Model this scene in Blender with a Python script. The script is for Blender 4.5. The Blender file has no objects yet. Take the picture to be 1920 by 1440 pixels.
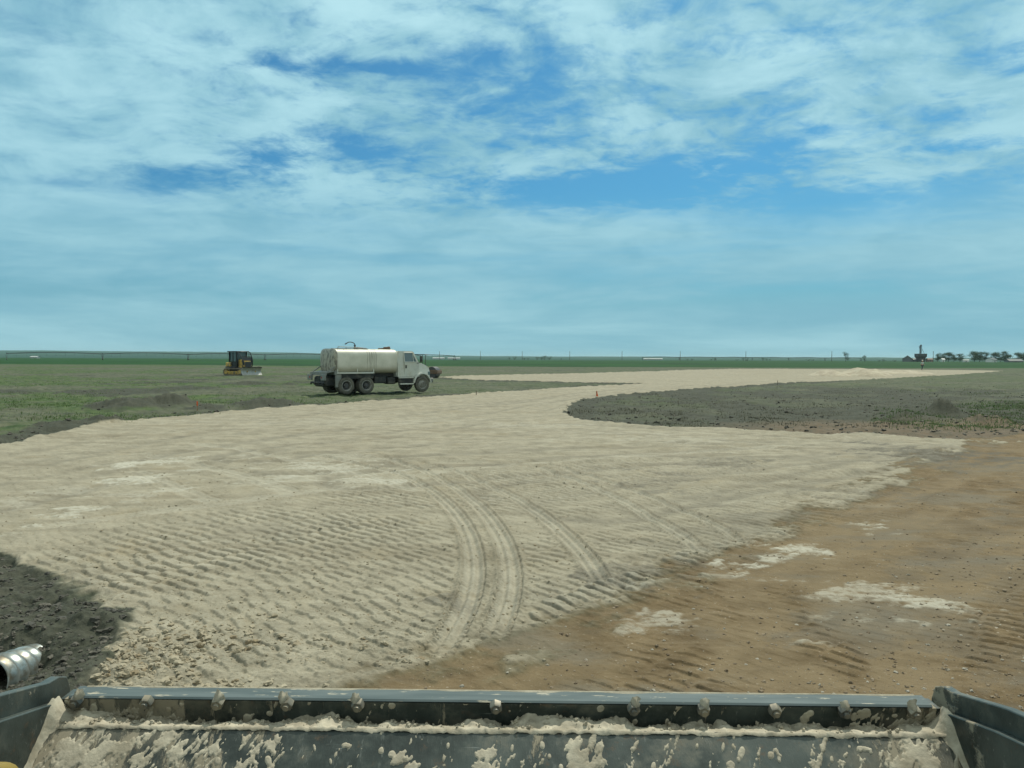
import bpy, math, random
import numpy as np
from mathutils import Vector, Matrix
random.seed(7)
RNG = np.random.default_rng(7)
SC = bpy.context.scene
COL = SC.collection
R = math.radians

# ------------------------------------------------------------------ camera
H = 2.4
PITCH, ROLL, F = R(1.949), R(0.22), 1440.0
cf = Vector((0, math.cos(PITCH), -math.sin(PITCH)))
cu0 = Vector((0, math.sin(PITCH), math.cos(PITCH)))
cr0 = Vector((1, 0, 0))
cr = cr0*math.cos(ROLL) + cu0*math.sin(ROLL)
cu = cu0*math.cos(ROLL) - cr0*math.sin(ROLL)
CP = Vector((0, 0, H))
cam = bpy.data.cameras.new("camera")
cam.sensor_width = 36; cam.lens = 27.0; cam.clip_start = 0.05; cam.clip_end = 60000
co = bpy.data.objects.new("camera", cam); COL.objects.link(co)
m = Matrix.Identity(4)
for i in range(3):
    m[i][0] = cr[i]; m[i][1] = cu[i]; m[i][2] = -cf[i]; m[i][3] = CP[i]
co.matrix_world = m
SC.camera = co

def ray(px, py): return cf + cr*((px-960)/F) - cu*((py-720)/F)
def gp(px, py, z=0.0):
    d = ray(px, py); t = (z-H)/d.z
    return (d.x*t, d.y*t)
def at(px, py, Y):
    d = ray(px, py); t = Y/d.y
    return CP + d*t

# ------------------------------------------------------------------ materials
def new_mat(name):
    mt = bpy.data.materials.new(name); mt.use_nodes = True
    nt = mt.node_tree; b = nt.nodes["Principled BSDF"]
    return mt, nt, b
def N(nt, typ, **kw):
    n = nt.nodes.new(typ)
    for k, v in kw.items():
        if k in n.inputs.keys(): n.inputs[k].default_value = v
        else: setattr(n, k, v)
    return n
def mixc(nt, fac, a, b, blend='MIX'):
    n = nt.nodes.new('ShaderNodeMix'); n.data_type = 'RGBA'; n.blend_type = blend
    for sock, v in ((n.inputs[0], fac), (n.inputs[6], a), (n.inputs[7], b)):
        if isinstance(v, bpy.types.NodeSocket): nt.links.new(v, sock)
        elif isinstance(v, (tuple, list)): sock.default_value = (*v[:3], 1)
        else: sock.default_value = v
    return n.outputs[2]
def math_(nt, op, a, b=None, c=None, clamp=False):
    n = nt.nodes.new('ShaderNodeMath'); n.operation = op; n.use_clamp = clamp
    for i, v in enumerate((a, b, c)):
        if v is None: continue
        if isinstance(v, bpy.types.NodeSocket): nt.links.new(v, n.inputs[i])
        else: n.inputs[i].default_value = v
    return n.outputs[0]
def mr(nt, v, a, b, c=0.0, d=1.0, smooth=True):
    n = nt.nodes.new('ShaderNodeMapRange'); n.interpolation_type = 'SMOOTHSTEP' if smooth else 'LINEAR'
    nt.links.new(v, n.inputs[0])
    for i, x in zip((1, 2, 3, 4), (a, b, c, d)): n.inputs[i].default_value = x
    return n.outputs[0]
def noise(nt, vec, scale, detail=4, rough=0.55, dist=0.0):
    n = N(nt, 'ShaderNodeTexNoise'); n.inputs['Scale'].default_value = scale
    n.inputs['Detail'].default_value = detail; n.inputs['Roughness'].default_value = rough
    n.inputs['Distortion'].default_value = dist
    if vec is not None: nt.links.new(vec, n.inputs['Vector'])
    return n.outputs[0]
def mapping(nt, vec, scale=(1, 1, 1), rot=(0, 0, 0), loc=(0, 0, 0)):
    n = N(nt, 'ShaderNodeMapping'); n.inputs['Scale'].default_value = scale
    n.inputs['Rotation'].default_value = rot; n.inputs['Location'].default_value = loc
    nt.links.new(vec, n.inputs['Vector']); return n.outputs[0]
def bump(nt, h, strength, dist, b):
    n = N(nt, 'ShaderNodeBump'); n.inputs['Strength'].default_value = strength
    n.inputs['Distance'].default_value = dist
    nt.links.new(h, n.inputs['Height']); nt.links.new(n.outputs[0], b.inputs['Normal']); return n

def simple(name, col, rough=0.6, metal=0.0, dirt=None, dirt_amt=0.4, scale=3.0, bumpd=0.0, streak=False):
    mt, nt, b = new_mat(name)
    tc = N(nt, 'ShaderNodeTexCoord').outputs['Object']
    if streak: tc2 = mapping(nt, tc, (3, 3, 0.5))
    else: tc2 = tc
    n1 = noise(nt, tc2, scale, 6, 0.6)
    c = mixc(nt, mr(nt, n1, 0.3, 0.7), tuple(x*0.82 for x in col), tuple(min(1, x*1.15) for x in col))
    if dirt:
        n2 = noise(nt, tc2, scale*0.7+0.37, 7, 0.65)
        fac = mr(nt, n2, 0.62-dirt_amt*0.4, 0.72-dirt_amt*0.1)
        c = mixc(nt, math_(nt, 'MULTIPLY', fac, min(1, dirt_amt*1.6)), c, dirt)
    nt.links.new(c, b.inputs['Base Color'])
    b.inputs['Metallic'].default_value = metal
    nt.links.new(mr(nt, n1, 0.2, 0.8, max(0.03, rough-0.12), min(1, rough+0.12)), b.inputs['Roughness'])
    if bumpd: bump(nt, n1, 0.6, bumpd, b)
    return mt
DUST = (0.36, 0.32, 0.23)
M = {}
M['white_paint'] = simple('white_paint', (0.62, 0.66, 0.60), 0.4, dirt=(0.42, 0.40, 0.31), dirt_amt=0.45, scale=1.2)
M['black_frame'] = simple('black_frame', (0.022, 0.027, 0.028), 0.7, dirt=(0.10, 0.10, 0.08), dirt_amt=0.5)
M['rubber'] = simple('rubber', (0.06, 0.064, 0.055), 0.9, dirt=(0.15, 0.145, 0.115), dirt_amt=0.9)
M['rim'] = simple('rim', (0.36, 0.37, 0.33), 0.6, dirt=(0.12, 0.11, 0.09), dirt_amt=0.6)
M['grey_metal'] = simple('grey_metal', (0.20, 0.22, 0.21), 0.55, dirt=(0.3, 0.28, 0.22), dirt_amt=0.4)
M['yellow'] = simple('yellow_paint', (0.62, 0.42, 0.07), 0.5, dirt=(0.22, 0.19, 0.12), dirt_amt=0.6)
M['arm_yellow'] = simple('arm_yellow', (0.26, 0.18, 0.02), 0.45, dirt=(0.25, 0.2, 0.1), dirt_amt=0.3)
M['dark_cab'] = simple('dark_cab', (0.012, 0.020, 0.022), 0.5)
M['rust'] = simple('rust', (0.14, 0.095, 0.065), 0.8, dirt=(0.1, 0.08, 0.06), dirt_amt=0.4)
M['track_steel'] = simple('track_steel', (0.13, 0.12, 0.10), 0.75, dirt=(0.24, 0.22, 0.17), dirt_amt=0.8)
M['blade_steel'] = simple('blade_steel', (0.42, 0.42, 0.39), 0.42, metal=0.3, dirt=(0.25, 0.24, 0.2), dirt_amt=0.4)
M['galv'] = simple('galvanised', (0.36, 0.41, 0.40), 0.38, metal=0.6, dirt=(0.16, 0.14, 0.10), dirt_amt=0.7, scale=9)
M['orange'] = simple('orange_paint', (0.75, 0.13, 0.03), 0.6)
M['wood'] = simple('weathered_wood', (0.30, 0.22, 0.13), 0.9)
M['pole_wood'] = simple('pole_wood', (0.11, 0.09, 0.07), 0.9)
M['shed_white'] = simple('shed_white', (0.72, 0.74, 0.72), 0.6)
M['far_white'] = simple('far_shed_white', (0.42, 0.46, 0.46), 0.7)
M['roof_grey'] = simple('roof_grey', (0.11, 0.125, 0.13), 0.6)
M['wall_grey'] = simple('wall_grey', (0.13, 0.15, 0.155), 0.7)
M['dark_metal'] = simple('dark_metal', (0.06, 0.065, 0.07), 0.6)
M['red_wall'] = simple('red_wall', (0.26, 0.18, 0.15), 0.8)
M['bark'] = simple('bark', (0.07, 0.055, 0.04), 0.95)
M['skin'] = simple('skin', (0.42, 0.24, 0.17), 0.6)
M['denim'] = simple('denim', (0.05, 0.06, 0.08), 0.9)
M['shirt'] = simple('pale_shirt', (0.42, 0.50, 0.50), 0.9)
M['hat'] = simple('pale_hat', (0.70, 0.68, 0.60), 0.8)
def glass_mat():
    mt, nt, b = new_mat('window_glass')
    b.inputs['Base Color'].default_value = (0.10, 0.17, 0.19, 1)
    b.inputs['Roughness'].default_value = 0.08
    b.inputs['Coat Weight'].default_value = 0.5
    return mt
M['glass'] = glass_mat()
def leaf_mat(name, a, b_):
    mt, nt, b = new_mat(name)
    g = N(nt, 'ShaderNodeNewGeometry')
    tc = N(nt, 'ShaderNodeTexCoord').outputs['Object']
    f = math_(nt, 'MULTIPLY_ADD', g.outputs['Random Per Island'], 0.6, math_(nt, 'MULTIPLY', noise(nt, tc, 0.6, 2), 0.4))
    nt.links.new(mixc(nt, f, a, b_), b.inputs['Base Color'])
    b.inputs['Roughness'].default_value = 0.75
    return mt
M['leaf'] = leaf_mat('leaf', (0.018, 0.052, 0.016), (0.062, 0.125, 0.040))
M['grass'] = leaf_mat('grass_blades', (0.07, 0.14, 0.035), (0.20, 0.26, 0.10))
M['weed_dry'] = leaf_mat('dry_grass_blades', (0.07, 0.075, 0.04), (0.17, 0.16, 0.10))

# tank paint: off-white with vertical water stains below the hatch and rust on the rear head
def tank_mat():
    mt, nt, b = new_mat('tank_paint')
    tc = N(nt, 'ShaderNodeTexCoord').outputs['Object']
    sx = N(nt, 'ShaderNodeSeparateXYZ'); nt.links.new(tc, sx.inputs[0])
    X, Z = sx.outputs[0], sx.outputs[2]
    st = noise(nt, mapping(nt, tc, (9, 0.6, 0.35)), 1.0, 4, 0.6)
    zone = math_(nt, 'MULTIPLY', mr(nt, X, 0.35, 0.62), mr(nt, X, 1.55, 1.25))
    streak = math_(nt, 'MULTIPLY', mr(nt, st, 0.48, 0.60), zone)
    streak = math_(nt, 'MULTIPLY', streak, mr(nt, Z, 1.6, 2.3, 0.35, 1.0))
    base = mixc(nt, mr(nt, noise(nt, tc, 1.6, 5), 0.3, 0.7), (0.60, 0.60, 0.50), (0.74, 0.73, 0.63))
    low = mr(nt, Z, 1.95, 1.5)
    base = mixc(nt, math_(nt, 'MULTIPLY', low, 0.65), base, (0.40, 0.36, 0.27))
    c = mixc(nt, math_(nt, 'MULTIPLY', streak, 0.75), base, (0.20, 0.19, 0.14))
    rear = mr(nt, X, -1.22, -1.34)
    dirt2 = mixc(nt, mr(nt, noise(nt, mapping(nt, tc, (1, 2.2, 1.2)), 2.2, 6, 0.65), 0.44, 0.60), (0.36, 0.34, 0.26), (0.08, 0.065, 0.05))
    c = mixc(nt, math_(nt, 'MULTIPLY', rear, 0.85), c, dirt2)
    chip = math_(nt, 'MULTIPLY', mr(nt, noise(nt, tc, 4.0, 5), 0.62, 0.66), mr(nt, Z, 2.78, 2.86))
    c = mixc(nt, chip, c, (0.08, 0.07, 0.05))
    nt.links.new(c, b.inputs['Base Color']); b.inputs['Roughness'].default_value = 0.45
    return mt
M['tank'] = tank_mat()

# ------------------------------------------------------------------ mesh builder
class MB:
    def __init__(s): s.v = []; s.f = []
    def add(s, v, f, mtx=None):
        o = len(s.v)
        if mtx is not None: v = [tuple(mtx @ Vector(p)) for p in v]
        s.v += [tuple(p) for p in v]; s.f += [tuple(i+o for i in q) for q in f]; return s
    def box(s, x0, x1, y0, y1, z0, z1, mtx=None, bev=0.0):
        if bev:
            b = min(bev, (x1-x0)/2.01, (y1-y0)/2.01, (z1-z0)/2.01)
            pts = [(x0+b, y0), (x1-b, y0), (x1, y0+b), (x1, y1-b), (x1-b, y1), (x0+b, y1), (x0, y1-b), (x0, y0+b)]
            ins = [(x0+b, y0+b), (x1-b, y0+b), (x1-b, y0+b), (x1-b, y1-b), (x1-b, y1-b), (x0+b, y1-b), (x0+b, y1-b), (x0+b, y0+b)]
            v = [(*p, z0) for p in ins] + [(*p, z0+b) for p in pts] + [(*p, z1-b) for p in pts] + [(*p, z1) for p in ins]
            f = []
            for L in range(3):
                for i in range(8):
                    j = (i+1) % 8; f.append((L*8+i, L*8+j, L*8+8+j, L*8+8+i))
            f.append(tuple(range(7, -1, -1))); f.append(tuple(range(24, 32)))
            # merge doubles later
            return s.add(v, f, mtx)
        v = [(x0, y0, z0), (x1, y0, z0), (x1, y1, z0), (x0, y1, z0), (x0, y0, z1), (x1, y0, z1), (x1, y1, z1), (x0, y1, z1)]
        return s.add(v, [(3, 2, 1, 0), (4, 5, 6, 7), (0, 1, 5, 4), (1, 2, 6, 5), (2, 3, 7, 6), (3, 0, 4, 7)], mtx)
    def prism(s, prof, y0, y1, mtx=None, y0b=None, y1b=None):
        # prof (x,z) polygon extruded along y
        n = len(prof)
        v = [(x, y0, z) for x, z in prof] + [(x, y1, z) for x, z in prof]
        f = [(i, (i+1) % n, n+(i+1) % n, n+i) for i in range(n)] + [tuple(range(n-1, -1, -1)), tuple(range(n, 2*n))]
        return s.add(v, f, mtx)
    def tube(s, p0, p1, r0, r1=None, n=10, cap=True):
        r1 = r0 if r1 is None else r1
        p0, p1 = Vector(p0), Vector(p1); d = (p1-p0).normalized()
        a = d.orthogonal().normalized(); b = d.cross(a)
        v = []
        for p, r in ((p0, r0), (p1, r1)):
            for i in range(n):
                t = 2*math.pi*i/n; v.append(tuple(p + a*r*math.cos(t) + b*r*math.sin(t)))
        f = [(i, (i+1) % n, n+(i+1) % n, n+i) for i in range(n)]
        if cap: f += [tuple(range(n-1, -1, -1)), tuple(range(n, 2*n))]
        return s.add(v, f)
    def path(s, pts, r, n=8):
        for a, b in zip(pts[:-1], pts[1:]): s.tube(a, b, r, r, n)
        return s
    def lathe(s, prof, n=24, mtx=None):
        # prof list of (axial y, radius); axis = y
        v = []; f = []
        for y, r in prof:
            for i in range(n):
                t = 2*math.pi*i/n; v.append((r*math.cos(t), y, r*math.sin(t)))
        for k in range(len(prof)-1):
            for i in range(n):
                j = (i+1) % n; f.append((k*n+i, k*n+j, (k+1)*n+j, (k+1)*n+i))
        return s.add(v, f, mtx)
    def build(s, name, mat, parent=None, smooth=40, loc=None):
        me = bpy.data.meshes.new(name); me.from_pydata(s.v, [], s.f); me.validate(); me.update()
        import bmesh
        bm = bmesh.new(); bm.from_mesh(me)
        bmesh.ops.remove_doubles(bm, verts=bm.verts, dist=1e-5)
        bmesh.ops.recalc_face_normals(bm, faces=bm.faces)
        bm.to_mesh(me); bm.free()
        if smooth:
            me.polygons.foreach_set('use_smooth', [True]*len(me.polygons))
            me.set_sharp_from_angle(angle=R(smooth))
        me.materials.append(M[mat] if isinstance(mat, str) else mat)
        o = bpy.data.objects.new(name, me); COL.objects.link(o)
        if parent is not None: o.parent = parent
        if loc is not None: o.location = loc
        return o
def empty(name, loc, rz=0.0):
    o = bpy.data.objects.new(name, None); COL.objects.link(o)
    o.location = loc; o.rotation_euler = (0, 0, rz); o.empty_display_size = 0.3; return o
def tag(o, label=None, cat=None, group=None, kind=None):
    if label: o['label'] = label
    if cat: o['category'] = cat
    if group: o['group'] = group
    if kind: o['kind'] = kind
    return o
def copy_tree(o, parent=None):
    c = o.copy(); COL.objects.link(c)
    if parent is not None: c.parent = parent
    for ch in list(o.children): copy_tree(ch, c)
    return c

# ------------------------------------------------------------------ noise (numpy)
def _h(xi, yi, seed):
    h = (xi.astype(np.int64)*374761393 + yi.astype(np.int64)*668265263 + seed*1274126177) & 0xffffffff
    h = ((h ^ (h >> 13)) * 1274126177) & 0xffffffff
    h = (h ^ (h >> 16)) & 0xffff
    return h.astype(np.float32)/65535.0
def vnoise(x, y, seed=0):
    xf = np.floor(x); yf = np.floor(y); u = (x-xf).astype(np.float32); v = (y-yf).astype(np.float32)
    u = u*u*u*(u*(u*6-15)+10); v = v*v*v*(v*(v*6-15)+10)
    a = _h(xf, yf, seed); b = _h(xf+1, yf, seed); c = _h(xf, yf+1, seed); d = _h(xf+1, yf+1, seed)
    return (a*(1-u)+b*u)*(1-v) + (c*(1-u)+d*u)*v
def fbm(x, y, octv=4, seed=0, gain=0.5):
    t = 0; amp = 1; tot = 0
    for i in range(octv):
        ca, sa = math.cos(i*1.1), math.sin(i*1.1)
        k = 2.03**i
        t = t + amp*vnoise((x*ca-y*sa)*k+i*17.3, (x*sa+y*ca)*k-i*9.1, seed+i*13); tot += amp; amp *= gain
    return t/tot
def sst(x, a, b):
    t = np.clip((x-a)/(b-a), 0, 1); return t*t*(3-2*t)
def sdf_poly(x, y, poly):
    # signed distance, negative inside
    d = np.full(x.shape, 1e12, np.float64); ins = np.zeros(x.shape, bool)
    n = len(poly)
    for i in range(n):
        ax, ay = poly[i]; bx, by = poly[(i+1) % n]
        ex, ey = bx-ax, by-ay
        t = np.clip(((x-ax)*ex + (y-ay)*ey)/(ex*ex+ey*ey+1e-12), 0, 1)
        dx = x-ax-t*ex; dy = y-ay-t*ey
        d = np.minimum(d, dx*dx+dy*dy)
        if ay != by:
            c = ((ay > y) != (by > y)) & (x < (bx-ax)*(y-ay)/(by-ay)+ax)
            ins ^= c
    d = np.sqrt(d); return np.where(ins, -d, d)
def dist_line(x, y, pts):
    # unsigned lateral distance (signed by side) and arclength along a polyline
    best = np.full(x.shape, 1e12); lat = np.zeros(x.shape); arc = np.zeros(x.shape); s0 = 0.0
    for (ax, ay), (bx, by) in zip(pts[:-1], pts[1:]):
        ex, ey = bx-ax, by-ay; L = math.hypot(ex, ey)
        t = np.clip(((x-ax)*ex + (y-ay)*ey)/(L*L), 0, 1)
        dx = x-ax-t*ex; dy = y-ay-t*ey; d = dx*dx+dy*dy
        m_ = d < best
        best = np.where(m_, d, best)
        lat = np.where(m_, np.sqrt(d)*np.sign(ex*dy-ey*dx), lat)
        arc = np.where(m_, s0+t*L, arc); s0 += L
    return lat, arc
def smooth_pts(pts, it=3):
    for _ in range(it):
        q = [pts[0]]
        for a, b in zip(pts[:-1], pts[1:]):
            q.append((a[0]*.75+b[0]*.25, a[1]*.75+b[1]*.25)); q.append((a[0]*.25+b[0]*.75, a[1]*.25+b[1]*.75))
        q.append(pts[-1]); pts = q
    return pts
def G(*pp): return [gp(*p) for p in pp]

# ------------------------------------------------------------------ regions of the ground, as places in the world
# the pale caliche pad with the road curving away to the right
WHITE = G((-900, 1000), (-300, 880), (0, 841), (60, 827), (160, 809), (280, 791), (400, 779), (500, 769), (600, 761), (700, 753), (800, 746), (900, 739),
          (980, 734), (1050, 730), (1110, 726), (1210, 720.5), (1150, 719), (1080, 719), (1000, 716), (900, 714), (840, 711), (825, 708), (880, 705.5), (960, 704), (1100, 701),
          (1300, 697), (1420, 694.5), (1540, 693), (1680, 694), (1820, 697), (1880, 699), (1860, 701), (1700, 709), (1600, 714), (1450, 720.5), (1330, 727),
          (1200, 738), (1120, 746), (1080, 753), (1062, 765), (1056, 776), (1075, 788), (1130, 797), (1200, 801), (1260, 806), (1330, 807), (1400, 810),
          (1470, 815), (1540, 820), (1600, 818), (1640, 818), (1700, 824), (1780, 829), (1870, 829),
          (1800, 842), (1740, 862), (1700, 884), (1600, 925), (1450, 990), (1300, 1048), (1130, 1128), (960, 1200), (850, 1238), (760, 1264), (700, 1300),
          (560, 1400), (150, 1400), (190, 1300), (215, 1240), (218, 1160), (150, 1115), (100, 1075), (0, 1038), (-200, 1010))
BROWN = G((715, 1297), (760, 1264), (850, 1238), (960, 1200), (1130, 1128), (1300, 1048), (1450, 990), (1600, 925), (1700, 884), (1740, 862), (1800, 842),
          (1870, 831), (1960, 818), (2300, 790), (4200, 760), (4200, 1500), (560, 1500))
FIELD_NEAR, FIELD_FAR = 215.0, 900.0
TRACKS = [  # tyre marks (world polylines), half width
    (smooth_pts(G((820, 1232), (858, 1180), (880, 1130), (890, 1080), (886, 1030), (868, 985), (835, 945), (780, 905), (700, 880), (600, 862))), 0.125),
    (smooth_pts(G((925, 1200), (948, 1150), (958, 1100), (955, 1050), (935, 1000), (900, 955), (850, 915), (780, 880), (690, 855))), 0.125),
    (smooth_pts(G((1125, 1095), (1098, 1050), (1060, 1010), (1010, 965), (950, 930), (870, 893), (790, 870))), 0.13),
    (smooth_pts(G((1330, 1045), (1270, 1005), (1210, 970), (1140, 930), (1060, 897), (960, 868))), 0.13),
    (smooth_pts(G((1395, 1020), (1330, 985), (1250, 950), (1180, 922), (1100, 895), (990, 865))), 0.11),
    (smooth_pts(G((560, 935), (480, 905), (400, 885), (330, 868), (240, 852))), 0.22),
    (smooth_pts(G((420, 955), (350, 930), (290, 905), (240, 885))), 0.20),
    (smooth_pts(G((800, 930), (690, 897), (560, 870), (430, 845), (330, 832))), 0.20),
    (smooth_pts(G((40, 1000), (220, 975), (420, 950), (600, 925), (800, 893), (1000, 872), (1300, 850), (1500, 838))), 0.22),
]
LANES = [smooth_pts(G(*p)) for p in (((1370, 1062), (1385, 1110), (1430, 1180), (1490, 1260), (1540, 1330)), ((1240, 1100), (1300, 1150), (1380, 1210), (1440, 1300)), ((1500, 1075), (1580, 1130), (1660, 1210), (1720, 1330)), ((1330, 1065), (1500, 1020), (1640, 955), (1780, 900), (2000, 850)), ((1500, 1060), (1660, 1010), (1800, 940), (2050, 880)), ((1700, 1210), (1740, 1130), (1860, 1040), (2000, 990)))]
FAINT = [smooth_pts(G(*p)) for p in (
    ((-60, 930), (200, 868), (480, 820), (760, 788), (960, 765), (1100, 742), (1300, 727), (1500, 714)),
    ((-60, 955), (220, 890), (520, 836), (800, 800), (990, 772), (1090, 750)), ((-60, 880), (160, 845), (420, 800), (700, 772), (930, 752), (1080, 738)),
    ((300, 850), (600, 800), (850, 775), (1000, 755), (1140, 735), (1350, 722)), ((500, 862), (760, 815), (930, 782), (1020, 765), (1060, 756)),
    ((600, 850), (900, 815), (1050, 800), (1250, 815), (1500, 832), (1700, 838)), ((560, 880), (900, 838), (1100, 818), (1300, 828), (1600, 842)),
    ((800, 870), (1100, 850), (1350, 850), (1600, 858)), ((1000, 930), (1250, 885), (1480, 862), (1700, 846)), ((1120, 960), (1350, 910), (1560, 876), (1740, 846)),
    ((700, 905), (1000, 880), (1240, 862), (1450, 852)), ((1250, 1000), (1450, 940), (1620, 893), (1720, 865)))]
BRIGHT = [  # powdery white patches: (px, py, half width px, half height px, strength)
    (225, 880, 26, 7, 1.0), (262, 905, 34, 7, .9), (310, 925, 30, 7, .7), (325, 872, 42, 5, .9), (380, 887, 40, 4, .6), (600, 885, 95, 9, .75), (690, 905, 55, 8, .8), (540, 905, 60, 6, .5),
    (470, 868, 60, 5, .5), (640, 865, 60, 4, .4), (122, 975, 32, 16, .8), (20, 950, 40, 9, .45), (250, 935, 60, 10, .45), (130, 925, 50, 5, .3), (1000, 800, 90, 6, .35), (1200, 825, 140, 6, .35), (700, 795, 200, 6, .25),
    (1400, 1063, 55, 12, .9), (1450, 1048, 50, 10, .75), (1510, 1035, 50, 8, .85), (1650, 990, 40, 7, .8), (1625, 1003, 16, 4, .5), (1545, 1123, 40, 7, .6), (1650, 1118, 80, 18, .55), (1720, 1128, 55, 16, .75), (1690, 1160, 45, 15, .65), (1675, 1185, 26, 9, .8), (1610, 1150, 70, 10, .35), (1530, 1155, 40, 6, .35),
    (1225, 1160, 50, 18, .55), (1180, 1100, 40, 10, .5), (1345, 1080, 30, 6, .3), (1480, 1090, 60, 5, .35), (1530, 1210, 30, 5, .5), (1560, 950, 200, 5, .12)]
STAIN = [(1370, 876, 60, 10, .65), (1250, 908, 70, 13, .6), (1760, 855, 90, 14, .95), (1690, 868, 50, 10, .7), (860, 1145, 60, 14, .6), (930, 1158, 30, 8, .5), (1120, 1090, 45, 14, .7), (1200, 1075, 60, 18, .55), (1290, 1055, 50, 14, .5),
         (540, 1000, 120, 14, .25), (1300, 1000, 100, 10, .3), (640, 990, 60, 12, .22), (70, 1080, 60, 20, .2), (1440, 975, 120, 12, .45), (1550, 925, 100, 10, .5), (1580, 1195, 90, 26, .4), (1700, 985, 140, 30, .25), (1800, 1060, 100, 50, .35), (1860, 1240, 80, 90, .4), (1880, 880, 90, 16, .25), (1330, 1180, 30, 14, .35), (1470, 1215, 50, 16, .35)]
def blob_field(x, y, blobs, seed):
    out = np.zeros(x.shape)
    n1 = fbm(x*2.1, y*2.1, 4, seed)-0.5
    ca, sa = math.cos(R(45)), math.sin(R(45))
    n2 = fbm((x*ca+y*sa)*0.8, (-x*sa+y*ca)*6, 3, seed+5)-0.5
    n3 = fbm(x*0.9, y*3.5, 4, seed+8)-0.5
    for px, py, w, h, s in blobs:
        cx, cy = gp(px, py); _, y1 = gp(px, py+h); _, y0 = gp(px, py-h)
        sx = w/F*cy; sy = (y0-y1)/2
        d = np.sqrt(((x-cx)/sx)**2+((y-cy)/sy)**2)
        out = np.maximum(out, s*sst(d + n1*2.6 + n2*2.0 + n3*3.0 + (fbm(x*14, y*14, 3, seed+9)-.5)*1.6, 1.30, 0.25))
    return out
MOUNDS = [  # dark soil heaps on the left field and right island: px,py,w px,h m
    (250, 768, 95, 0.34), (330, 764, 50, 0.30), (385, 770, 40, 0.16), (500, 762, 75, 0.26), (150, 803, 90, 0.16), (205, 800, 40, .12), (1765, 781, 42, 0.42), (1700, 785, 50, 0.2), (1850, 795, 60, .22), (470, 722, 60, .2), (545, 724, 16, .14)]
SD_DX, SD_DY = math.cos(R(47)), math.sin(R(47))

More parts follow.
